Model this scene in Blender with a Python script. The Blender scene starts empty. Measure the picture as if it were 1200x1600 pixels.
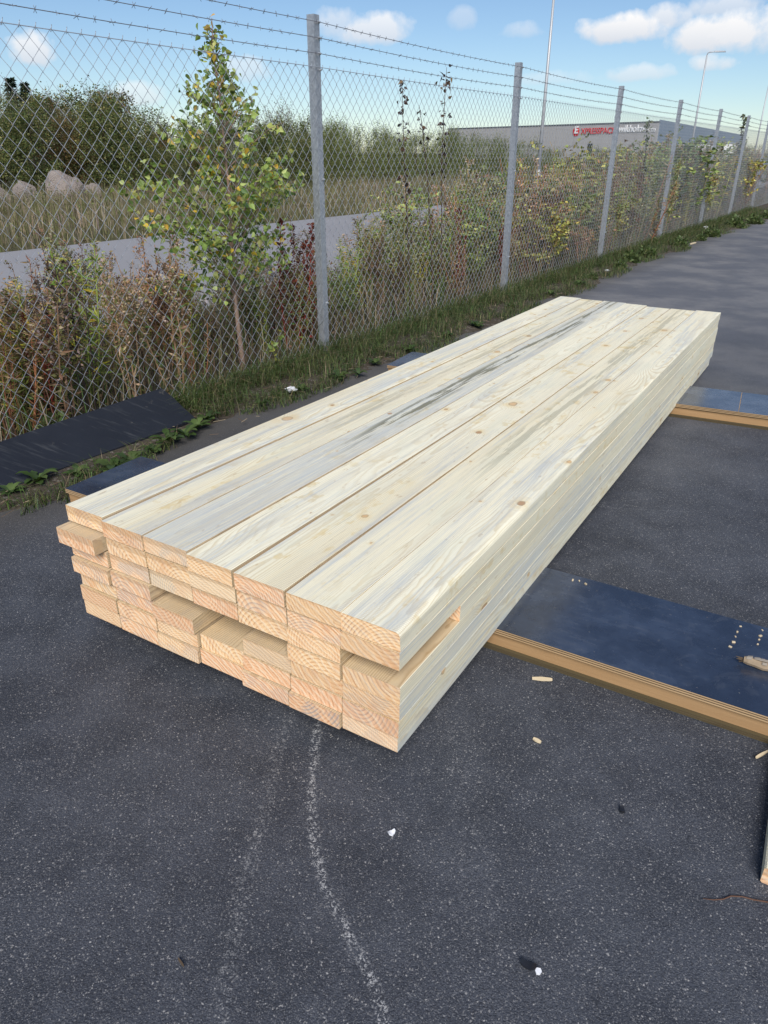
import bpy, math, random
import numpy as np
from mathutils import Vector, Matrix
random.seed(7); R = np.random.default_rng(11)
sc = bpy.context.scene
col = sc.collection
rad = math.radians

# ---------------------------------------------------------------- camera
F_PX, PITCH, ROLL, CAM_H = 1126.855, 0.4624, 0.0023, 1.4774
cd = bpy.data.cameras.new('camera'); cam = bpy.data.objects.new('camera', cd); col.objects.link(cam)
cd.sensor_fit = 'VERTICAL'; cd.sensor_height = 36.0; cd.lens = 36.0 * F_PX / 1600.0
cd.clip_start = 0.05; cd.clip_end = 3000
cp, sp_ = math.cos(PITCH), math.sin(PITCH)
c_f = Vector((0, cp, -sp_)); c_u0 = Vector((0, sp_, cp)); c_r0 = Vector((1, 0, 0))
c_r = c_r0 * math.cos(ROLL) + c_u0 * math.sin(ROLL); c_u = -c_r0 * math.sin(ROLL) + c_u0 * math.cos(ROLL)
cam.matrix_world = Matrix(((c_r.x, c_u.x, -c_f.x, 0), (c_r.y, c_u.y, -c_f.y, 0), (c_r.z, c_u.z, -c_f.z, CAM_H), (0, 0, 0, 1)))
sc.camera = cam
def ray(px, py): return (c_r * ((px - 600) / F_PX) - c_u * ((py - 800) / F_PX) + c_f)
def ground(px, py, z=0.0):
    d = ray(px, py); return Vector((0, 0, CAM_H)) + d * ((z - CAM_H) / d.z)

# ---------------------------------------------------------------- sky, sun, exposure
SUN_EL, SUN_AZ = rad(42), rad(180)      # azimuth clockwise from +Y: behind the camera
SKY = 0.057
world = bpy.data.worlds.new('World'); sc.world = world; world.use_nodes = True
wt = world.node_tree; wt.nodes.clear()
def wn(t, **k):
    n = wt.nodes.new(t)
    for a, b in k.items(): setattr(n, a, b)
    return n
def wm(op, a, b=None, c=None, clamp=False):
    n = wn('ShaderNodeMath', operation=op); n.use_clamp = clamp
    for i, v in enumerate((a, b, c)):
        if v is None: continue
        if isinstance(v, (int, float)): n.inputs[i].default_value = v
        else: wt.links.new(v, n.inputs[i])
    return n.outputs[0]
sky = wn('ShaderNodeTexSky', sky_type='NISHITA'); sky.sun_disc = False
sky.sun_elevation = SUN_EL; sky.sun_rotation = SUN_AZ; sky.altitude = 100; sky.air_density = 1.0; sky.dust_density = 0.05; sky.ozone_density = 2.0
tc = wn('ShaderNodeTexCoord'); sx = wn('ShaderNodeSeparateXYZ'); wt.links.new(tc.outputs['Generated'], sx.inputs[0])
az = wm('ARCTAN2', sx.outputs[0], sx.outputs[1]); el = wm('ARCSINE', sx.outputs[2])
nz = wn('ShaderNodeTexNoise'); nz.inputs['Scale'].default_value = 16; nz.inputs['Detail'].default_value = 9; nz.inputs['Roughness'].default_value = 0.62
wt.links.new(tc.outputs['Generated'], nz.inputs['Vector'])
nz2 = wn('ShaderNodeTexNoise'); nz2.inputs['Scale'].default_value = 46; nz2.inputs['Detail'].default_value = 6
wt.links.new(tc.outputs['Generated'], nz2.inputs['Vector'])
nn = wm('ADD', wm('MULTIPLY', wm('SUBTRACT', nz.outputs[0], 0.5), 3.4), wm('MULTIPLY', wm('SUBTRACT', nz2.outputs[0], 0.5), 2.2))
clouds = []
for px, py, w, h, dens in [(985, 48, 62, 22, 1), (1045, 30, 34, 20, .8), (1120, 58, 62, 30, 1), (1165, 60, 62, 34, 1), (1125, 14, 50, 16, .6),
                           (1120, 100, 34, 13, .75), (1000, 116, 42, 14, .5), (585, 50, 62, 26, .8), (530, 40, 34, 26, .5), (720, 32, 20, 18, .3), (815, 50, 34, 14, .35),
                           (45, 80, 30, 26, .85), (215, 150, 42, 20, .5), (380, 110, 45, 22, .45), (120, 185, 70, 16, .5), (870, 124, 60, 12, .25)]:
    d = ray(px, py).normalized()
    clouds.append((math.atan2(d.x, d.y), math.asin(d.z), w / F_PX * .88, h / F_PX * .85, dens))
tot = None; shd = None
for a, e, w, h, dens in clouds:
    da = wm('DIVIDE', wm('SUBTRACT', az, a), w / max(.3, math.cos(e))); de = wm('DIVIDE', wm('SUBTRACT', el, e), h)
    de2 = wm('MAXIMUM', de, wm('MULTIPLY', de, -1.5))
    dist = wm('ADD', wm('MULTIPLY', da, da), wm('MULTIPLY', de2, de2))
    v = wm('MULTIPLY', wm('SUBTRACT', wm('ADD', 1.0, wm('MULTIPLY', nn, 1.0)), dist), 1.0)
    m = wm('MULTIPLY', wm('MULTIPLY', wm('ADD', v, 0.25), 1.0, clamp=True), dens, clamp=True)
    sh = wm('MULTIPLY', m, wm('ADD', 0.55, wm('MULTIPLY', de, 0.55), clamp=True))
    tot = m if tot is None else wm('MAXIMUM', tot, m)
    shd = sh if shd is None else wm('MAXIMUM', shd, sh)
# the same scattered clouds go on all round the sky
nz3 = wn('ShaderNodeTexNoise'); nz3.inputs['Scale'].default_value = 3.2; nz3.inputs['Detail'].default_value = 9; nz3.inputs['Roughness'].default_value = 0.6
wt.links.new(tc.outputs['Generated'], nz3.inputs['Vector'])
gen = wm('MULTIPLY', wm('MULTIPLY', wm('SUBTRACT', nz3.outputs[0], 0.60), 9.0, clamp=True), wm('MULTIPLY', wm('SUBTRACT', wm('ABSOLUTE', az), 0.62), 8.0, clamp=True), clamp=True)
tot = wm('MAXIMUM', tot, gen); shd = wm('MAXIMUM', shd, wm('MULTIPLY', gen, 0.7))
lit = wm('DIVIDE', shd, wm('MAXIMUM', tot, 0.02), clamp=True)
cmix = wn('ShaderNodeMix', data_type='RGBA'); wt.links.new(lit, cmix.inputs['Factor'])
CL = 0.66 / SKY
cmix.inputs[6].default_value = (.60 * CL, .63 * CL, .70 * CL, 1); cmix.inputs[7].default_value = (1.0 * CL, .965 * CL, .935 * CL, 1)
smix = wn('ShaderNodeMix', data_type='RGBA'); wt.links.new(wm('MULTIPLY', tot, 0.88), smix.inputs['Factor'])
tint = wn('ShaderNodeMix', data_type='RGBA', blend_type='MULTIPLY'); tint.inputs['Factor'].default_value = 1; wt.links.new(sky.outputs[0], tint.inputs[6]); tint.inputs[7].default_value = (.88, .98, 1.11, 1)
wt.links.new(tint.outputs[2], smix.inputs[6]); wt.links.new(cmix.outputs[2], smix.inputs[7])
bg = wn('ShaderNodeBackground'); bg.inputs['Strength'].default_value = SKY
wo = wn('ShaderNodeOutputWorld'); wt.links.new(smix.outputs[2], bg.inputs['Color']); wt.links.new(bg.outputs[0], wo.inputs['Surface'])
sl = bpy.data.lights.new('sun', 'SUN'); so = bpy.data.objects.new('sun', sl); col.objects.link(so)
sl.energy = 2.7; sl.angle = rad(34); sl.color = (1.0, 0.95, 0.885)
sv = Vector((math.sin(SUN_AZ) * math.cos(SUN_EL), math.cos(SUN_AZ) * math.cos(SUN_EL), math.sin(SUN_EL)))
so.rotation_euler = sv.to_track_quat('Z', 'Y').to_euler()
sc.view_settings.view_transform = 'Standard'; sc.view_settings.look = 'None'; sc.view_settings.gamma = 1.0
sc.view_settings.use_curve_mapping = False
sc.view_settings.exposure = 0.72
sc.render.engine = 'CYCLES'; sc.cycles.max_bounces = 6

# ---------------------------------------------------------------- frames: the fence line and the stack
FYAW = 0.5816; FO = Vector((-0.4616, 5.7878, 0)); FD = Vector((math.sin(FYAW), math.cos(FYAW), 0)); FN = Vector((math.cos(FYAW), -math.sin(FYAW), 0))
SPAN, POST_H = 3.399, 2.303
def fp(s, n, z=0.0): return FO + FD * s + FN * n + Vector((0, 0, z))
def on_line(px, py, n=0.0):            # where the pixel's ray meets the vertical plane at n metres from the fence
    d = ray(px, py); o = Vector((0, 0, CAM_H)) - FO
    t = (n - o.dot(FN)) / d.dot(FN); q = Vector((0, 0, CAM_H)) + d * t
    return (q - FO).dot(FD), q.z

# ---------------------------------------------------------------- object helpers
def tag(o, label=None, cat=None, group=None, kind=None):
    if label: o['label'] = label
    if cat: o['category'] = cat
    if group: o['group'] = group
    if kind: o['kind'] = kind
    return o
def empty(name, loc=(0, 0, 0), rz=0.0):
    o = bpy.data.objects.new(name, None); o.location = loc; o.rotation_euler = (0, 0, rz); o.empty_display_size = .1
    col.objects.link(o); return o
def copy_tree(o, parent=None):
    c = o.copy(); col.objects.link(c)
    if parent: c.parent = parent; c.matrix_parent_inverse = o.matrix_parent_inverse.copy()
    for ch in list(o.children): copy_tree(ch, c)
    return c
class Geo:
    def __init__(s): s.v = []; s.f = []; s.c = []; s.m = []; s.n = 0
    def add(s, v, f, c=None, m=0):
        v = np.asarray(v, float).reshape(-1, 3)
        s.v.append(v); s.f += [tuple(int(i) + s.n for i in q) for q in f]; s.m += [m] * len(f)
        cc = np.ones((len(v), 3)) * (c if c is not None else (1, 1, 1)); s.c.append(cc); s.n += len(v)
    def bulk(s, V, tmpl, C, m=0):       # V: (N,k,3); tmpl: list of face index tuples; C: (N,3) or (N,k,3)
        N, k = V.shape[:2]; base = s.n
        T = [np.asarray(t) for t in tmpl]; off = (np.arange(N) * k + base)[:, None]
        for t in T: s.f += (off + t[None]).tolist()
        s.m += [m] * (N * len(T)); s.v.append(V.reshape(-1, 3))
        if C.ndim == 2: C = np.repeat(C[:, None], k, 1)
        s.c.append(C.reshape(-1, 3)); s.n += N * k
    def box(s, lo, hi, c=None, m=0, M=None):
        x0, y0, z0 = lo; x1, y1, z1 = hi
        v = [(x0,y0,z0),(x1,y0,z0),(x1,y1,z0),(x0,y1,z0),(x0,y0,z1),(x1,y0,z1),(x1,y1,z1),(x0,y1,z1)]
        if M is not None: v = [tuple(M @ Vector(p)) for p in v]
        s.add(v, [(3,2,1,0),(4,5,6,7),(0,1,5,4),(1,2,6,5),(2,3,7,6),(3,0,4,7)], c, m)
    def tube(s, pts, r, k=6, c=None, m=0, cap=True):
        pts = [Vector(p) for p in pts]; rs = r if hasattr(r, '__len__') else [r] * len(pts)
        V = []; up = None
        for i, p in enumerate(pts):
            t = (pts[min(i+1, len(pts)-1)] - pts[max(i-1, 0)]).normalized()
            a = Vector((0, 0, 1)) if abs(t.z) < .9 else Vector((1, 0, 0))
            if up is None: up = t.cross(a).normalized()
            up = (up - t * up.dot(t)).normalized(); w = t.cross(up)
            for j in range(k):
                an = 2 * math.pi * j / k; V.append(p + (up * math.cos(an) + w * math.sin(an)) * rs[i])
        f = [(i*k+j, i*k+(j+1)%k, (i+1)*k+(j+1)%k, (i+1)*k+j) for i in range(len(pts)-1) for j in range(k)]
        if cap: f += [tuple(range(k))[::-1], tuple(range((len(pts)-1)*k, len(pts)*k))]
        s.add([tuple(v) for v in V], f, c, m)
    def mesh(s, name, smooth=False):
        me = bpy.data.meshes.new(name); V = np.concatenate(s.v); C = np.concatenate(s.c)
        me.from_pydata(V.tolist(), [], s.f)
        at = me.color_attributes.new('Col', 'FLOAT_COLOR', 'POINT')
        at.data.foreach_set('color', np.concatenate([C, np.ones((len(C), 1))], 1).astype(np.float32).ravel())
        if any(s.m): me.polygons.foreach_set('material_index', np.array(s.m, np.int32))
        if smooth: me.polygons.foreach_set('use_smooth', np.ones(len(s.f), bool))
        me.update(); return me
    def build(s, name, mats, parent=None, smooth=False, loc=None):
        me = s.mesh(name, smooth)
        for m in (mats if isinstance(mats, (list, tuple)) else [mats]): me.materials.append(m)
        o = bpy.data.objects.new(name, me); col.objects.link(o)
        if parent: o.parent = parent
        if loc is not None: o.location = loc
        return o

# ---------------------------------------------------------------- materials
class NT:
    def __init__(s, name):
        s.mat = bpy.data.materials.new(name); s.mat.use_nodes = True; s.t = s.mat.node_tree
        s.p = s.t.nodes['Principled BSDF']; s.out = s.t.nodes['Material Output']
    def n(s, t, **k):
        n = s.t.nodes.new(t)
        for a, b in k.items(): setattr(n, a, b)
        return n
    def put(s, sock, v):
        if isinstance(v, (int, float)): sock.default_value = v
        elif isinstance(v, tuple): sock.default_value = v if len(v) == len(sock.default_value) else (*v, 1)
        else: s.t.links.new(v, sock)
    def math(s, op, a, b=None, c=None, clamp=False):
        n = s.n('ShaderNodeMath', operation=op); n.use_clamp = clamp
        for i, v in enumerate((a, b, c)):
            if v is not None: s.put(n.inputs[i], v)
        return n.outputs[0]
    def mix(s, f, a, b, blend='MIX'):
        n = s.n('ShaderNodeMix', data_type='RGBA', blend_type=blend); s.put(n.inputs['Factor'], f); s.put(n.inputs[6], a); s.put(n.inputs[7], b); return n.outputs[2]
    def ramp(s, v, lo, hi):
        n = s.n('ShaderNodeMapRange'); n.interpolation_type = 'SMOOTHSTEP'; s.put(n.inputs[0], v); n.inputs[1].default_value = lo; n.inputs[2].default_value = hi; return n.outputs[0]
    def noise(s, vec, scale, detail=4, rough=.55):
        n = s.n('ShaderNodeTexNoise'); n.inputs['Scale'].default_value = scale; n.inputs['Detail'].default_value = detail; n.inputs['Roughness'].default_value = rough
        s.t.links.new(vec, n.inputs['Vector']); return n.outputs[0]
    def vor(s, vec, scale, feature='F1', dim='3D'):
        n = s.n('ShaderNodeTexVoronoi', feature=feature, voronoi_dimensions=dim); n.inputs['Scale'].default_value = scale; s.t.links.new(vec, n.inputs['Vector']); return n
    def obj(s): return s.n('ShaderNodeTexCoord').outputs['Object']
    def vmul(s, v, k):
        n = s.n('ShaderNodeVectorMath', operation='MULTIPLY'); s.put(n.inputs[0], v); n.inputs[1].default_value = k; return n.outputs[0]
    def xyz(s, v):
        n = s.n('ShaderNodeSeparateXYZ'); s.put(n.inputs[0], v); return n.outputs
    def bump(s, h, strength, dist):
        n = s.n('ShaderNodeBump'); n.inputs['Strength'].default_value = strength; n.inputs['Distance'].default_value = dist; s.put(n.inputs['Height'], h); s.t.links.new(n.outputs[0], s.p.inputs['Normal'])
    def set(s, color=None, rough=None, metal=None, spec=None):
        if color is not None: s.put(s.p.inputs['Base Color'], color)
        if rough is not None: s.put(s.p.inputs['Roughness'], rough)
        if metal is not None: s.put(s.p.inputs['Metallic'], metal)
        if spec is not None: s.put(s.p.inputs['Specular IOR Level'], spec)
        return s.mat
    def rnd(s): return s.n('ShaderNodeObjectInfo').outputs['Random']
    def prop(s, name):
        n = s.n('ShaderNodeAttribute', attribute_type='OBJECT', attribute_name=name); return n.outputs['Fac']

def plain(name, c, rough=.7, metal=0, var=.15, scale=9, spec=.5):
    t = NT(name); nz = t.noise(t.obj(), scale); d = tuple(x * (1 - var) for x in c); e = tuple(min(1, x * (1 + var)) for x in c)
    t.bump(t.noise(t.obj(), scale * 9), .12, .004)
    return t.set(t.mix(nz, d, e), rough, metal, spec)

def wood_mat(end, inner=0.0):
    t = NT('board_end_grain' if end else ('sheltered_pine' if inner else 'sawn_pine'))
    ob = t.obj(); x, y, z = t.xyz(ob); r = t.rnd()
    r2 = t.math('FRACT', t.math('MULTIPLY', r, 17.31)); r3 = t.math('FRACT', t.math('MULTIPLY', r, 71.7)); r4 = t.math('FRACT', t.math('MULTIPLY', r, 233.3))
    stain = t.prop('stain'); mold = t.prop('mold'); fresh = inner
    cx = t.n('ShaderNodeCombineXYZ'); t.put(cx.inputs[0], t.math('ADD', x, t.math('MULTIPLY', r, 40.0))); t.put(cx.inputs[1], t.math('ADD', y, t.math('MULTIPLY', r2, 9.0))); t.put(cx.inputs[2], z)
    P = cx.outputs[0]
    lo = t.noise(t.vmul(P, (.9, 2.2, 2.2) if end else (.9, 5, 5)), 1.0, 2)
    py = t.math('MULTIPLY', t.math('SUBTRACT', r2, .5), .15); pz = t.math('ADD', t.math('MULTIPLY', t.math('SUBTRACT', r3, .5), .20), -.01)
    wob = t.math('MULTIPLY', t.math('SUBTRACT', lo, .5), .075)
    if not end:
        kv = t.n('ShaderNodeCombineXYZ'); t.put(kv.inputs[0], t.math('ADD', x, t.math('MULTIPLY', r, 31.0))); t.put(kv.inputs[1], t.math('ADD', t.math('ADD', y, z), t.math('MULTIPLY', r3, 7.0)))
        kvn = t.n('ShaderNodeVectorMath', operation='ADD'); t.put(kvn.inputs[0], kv.outputs[0])
        nzv = t.n('ShaderNodeTexNoise'); nzv.inputs['Scale'].default_value = 42; t.t.links.new(P, nzv.inputs['Vector'])
        sc_ = t.n('ShaderNodeVectorMath', operation='SCALE'); t.t.links.new(nzv.outputs['Color'], sc_.inputs[0]); sc_.inputs['Scale'].default_value = .014; t.t.links.new(sc_.outputs[0], kvn.inputs[1])
        vo = t.vor(t.vmul(kvn.outputs[0], (.75, 1, 1)), 5.8, dim='2D'); vr, vg, vb = t.xyz(vo.outputs['Color'])
        krad = t.math('ADD', .014, t.math('MULTIPLY', t.math('POWER', vg, 3.0), .10)); on = t.math('GREATER_THAN', vr, .66)
        kd = t.math('DIVIDE', vo.outputs['Distance'], krad)
        halo = t.math('MULTIPLY', t.math('SUBTRACT', 1.0, t.ramp(kd, .6, 4.2)), on)
        wob = t.math('ADD', wob, t.math('MULTIPLY', halo, .022))
    dy = t.math('ADD', t.math('SUBTRACT', y, py), wob); dz = t.math('ADD', t.math('SUBTRACT', z, pz), wob)
    rd = t.math('SQRT', t.math('ADD', t.math('MULTIPLY', dy, dy), t.math('MULTIPLY', dz, dz)))
    freq = t.math('ADD', 75.0, t.math('MULTIPLY', r4, 65.0)) if end else t.math('ADD', 150.0, t.math('MULTIPLY', r4, 110.0))
    ring = t.math('FRACT', t.math('ADD', t.math('MULTIPLY', rd, freq), t.math('MULTIPLY', t.noise(P, 14, 2), .35 if end else .8)))
    late = t.math('MULTIPLY', t.ramp(ring, .4, .88), t.math('SUBTRACT', 1.0, t.ramp(ring, .93, 1.0)))
    fib = t.noise(t.vmul(P, (7, 460, 460)), 1.0, 4, .75); fib2 = t.noise(t.vmul(P, (2.0, 60, 60)), 1.0, 5, .7)
    big = t.noise(t.vmul(P, (.7, 9, 9)), 1.0, 3)
    sap = t.noise(t.vmul(P, (1.2, 3, 3)), 1.3, 2)
    if end:
        bands = t.noise(t.vmul(P, (1, 22, 22)), 1.0, 3, .6)
        base = t.mix(t.math('MULTIPLY', late, t.math('ADD', .3, t.math('MULTIPLY', t.ramp(bands, .3, .7), .6))), t.mix(t.ramp(r2, .1, .9), (.92, .63, .35), (.90, .54, .315)), t.mix(r3, (.60, .29, .115), (.56, .25, .115)))
        saw = t.n('ShaderNodeTexWave', wave_type='BANDS', bands_direction='DIAGONAL'); saw.inputs['Scale'].default_value = 20; saw.inputs['Distortion'].default_value = 5; saw.inputs['Detail'].default_value = 3
        cy = t.n('ShaderNodeCombineXYZ'); t.put(cy.inputs[0], t.math('MULTIPLY', y, -1.0)); t.put(cy.inputs[1], t.math('MULTIPLY', z, t.math('ADD', .8, t.math('MULTIPLY', r4, 1.6)))); t.put(cy.inputs[2], t.math('MULTIPLY', r, 9.0))
        t.t.links.new(cy.outputs[0], saw.inputs['Vector'])
        base = t.mix(t.math('MULTIPLY', t.ramp(saw.outputs['Fac'], .5, 1), .55), base, (.93, .78, .56))
        base = t.mix(t.math('MULTIPLY', t.ramp(t.noise(P, 11, 4, .6), .48, .7), .45), base, (.70, .34, .16))
        base = t.mix(t.math('MULTIPLY', t.ramp(t.noise(P, 240, 4, .7), .5, .75), .25), base, (.42, .25, .12))
        sm = t.math('MULTIPLY', t.ramp(t.noise(t.vmul(P, (1, 1, 1.3)), 13, 3), .44, .56), stain)
        base = t.mix(t.math('MULTIPLY', sm, t.math('ADD', .25, t.math('MULTIPLY', late, .6))), base, (.33, .35, .36))
        base = t.mix(t.math('MULTIPLY', t.ramp(r4, .65, 1.0), .45), base, (.80, .66, .45)); base = t.mix(t.math('MULTIPLY', t.ramp(r3, .55, 1.0), .30), base, (.52, .30, .15))
        base = t.mix(t.math('MULTIPLY', t.ramp(t.math('ABSOLUTE', z), .0225, .0262), .45), base, (.45, .28, .14)); cr = t.noise(t.vmul(P, (1, 70, 9)), 1.0, 3, .6); base = t.mix(t.math('MULTIPLY', t.ramp(cr, .70, .73), .6), base, (.20, .11, .05))
        t.bump(t.math('ADD', t.noise(P, 600, 3), t.math('MULTIPLY', saw.outputs['Fac'], .6)), .5, .0016)
        return t.set(base, .85, 0, .2)
    base = t.mix(t.math('MULTIPLY', late, t.math('ADD', .22, t.math('MULTIPLY', t.ramp(big, .3, .7), .5))), t.mix(t.ramp(r3, .1, .9), (.90, .855, .675), (.86, .805, .615)), (.60, .46, .26))
    base = t.mix(t.math('MULTIPLY', t.ramp(big, .50, .72), .35), base, (.78, .66, .40))
    base = t.mix(t.math('MULTIPLY', t.ramp(fib2, .46, .66), .42), base, (.66, .635, .50))
    fl = t.noise(t.vmul(P, (16, 40, 40)), 1.0, 3, .6); base = t.mix(t.math('MULTIPLY', t.ramp(fl, .65, .72), .55), base, (.46, .31, .16))
    base = t.mix(t.math('MULTIPLY', t.ramp(fib, .46, .70), .40), base, (.58, .54, .435))
    dk = t.noise(t.vmul(P, (2.6, 150, 150)), 1.0, 5, .75); base = t.mix(t.math('MULTIPLY', t.ramp(dk, .59, .65), .5), base, (.40, .365, .28))
    yb = t.noise(t.vmul(P, (9, 14, 14)), 1.0, 5, .65); base = t.mix(t.math('MULTIPLY', t.math('MULTIPLY', t.ramp(yb, .55, .64), t.ramp(sap, .42, .6)), .65), base, (.68, .52, .25))
    gm = t.noise(t.vmul(P, (3, 8, 8)), 1.0, 4, .6); base = t.mix(t.math('MULTIPLY', t.ramp(gm, .5, .66), .3), base, (.66, .68, .56))
    # blue stain: long grey-blue streaks with crisp fibres
    sn = t.noise(t.vmul(P, (.6, 15, 15)), 1.0, 7, .72); sk = t.noise(t.vmul(P, (3.5, 140, 140)), 1.0, 5, .7)
    near = t.math('MULTIPLY', t.math('SUBTRACT', 1.0, t.ramp(x, .6, 2.2)), t.math('MULTIPLY', stain, .10))
    sm = t.math('MULTIPLY', t.ramp(t.math('ADD', t.math('ADD', sn, near), t.math('MULTIPLY', stain, .18)), .55, .70), t.ramp(sk, .25, .62))
    base = t.mix(t.math('MULTIPLY', sm, .74, clamp=True), base, (.43, .48, .525))
    # knots
    km = t.math('MULTIPLY', t.math('SUBTRACT', 1.0, t.ramp(kd, .75, 1.1)), on)
    kin = t.math('MULTIPLY', t.math('MULTIPLY', t.ramp(kd, .78, .95), t.math('SUBTRACT', 1.0, t.ramp(kd, 1.0, 1.25))), on)
    base = t.mix(t.math('MULTIPLY', t.math('MULTIPLY', halo, t.ramp(t.noise(P, 22, 4), .35, .65)), .65), base, (.74, .54, .25))
    kc = t.mix(t.ramp(vb, .45, .9), (.66, .40, .19), (.36, .15, .07))
    kc = t.mix(t.math('MULTIPLY', t.ramp(t.math('FRACT', t.math('MULTIPLY', kd, 4.5)), .3, .9), .45), kc, (.34, .17, .08))
    base = t.mix(t.math('MULTIPLY', km, .8), base, kc); base = t.mix(t.math('MULTIPLY', kin, .6), base, (.20, .10, .05))
    # dark mould and bark streaks on a few boards
    mn = t.noise(t.vmul(P, (1.6, 34, 34)), 1.0, 7, .7); me_ = t.noise(t.vmul(P, (.5, 1, 1)), 1.0, 2)
    yc = t.math('ABSOLUTE', t.math('ADD', y, t.math('MULTIPLY', t.math('SUBTRACT', me_, .5), .12)))
    mm = t.math('MULTIPLY', t.math('MULTIPLY', t.ramp(mn, .485, .53), t.math('SUBTRACT', 1.0, t.ramp(yc, .02, .06))), t.math('MULTIPLY', mold, t.ramp(x, .7, 1.3)))
    base = t.mix(t.math('MULTIPLY', mm, .85), base, (.095, .10, .072))
    # band-saw ripple
    wv = t.n('ShaderNodeTexWave', wave_type='BANDS', bands_direction='X'); wv.inputs['Scale'].default_value = 44; wv.inputs['Distortion'].default_value = 2; t.t.links.new(P, wv.inputs['Vector'])
    rp = t.math('MULTIPLY', t.ramp(t.noise(t.vmul(P, (1, 16, 16)), 1.0, 2), .55, .62), wv.outputs['Fac'])
    base = t.mix(t.math('MULTIPLY', rp, .36), base, (.48, .42, .34))
    base = t.mix(.10, base, (.85, .74, .42))
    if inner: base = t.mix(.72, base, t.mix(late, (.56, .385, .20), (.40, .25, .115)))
    t.bump(t.math('ADD', t.math('ADD', t.math('ADD', fib, fib2), t.math('MULTIPLY', rp, .6)), t.math('MULTIPLY', late, .5)), .4, .0016)
    return t.set(base, .76, 0, .25)
M_WOOD, M_END, M_INNER = wood_mat(False), wood_mat(True), wood_mat(False, 1.0)

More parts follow.
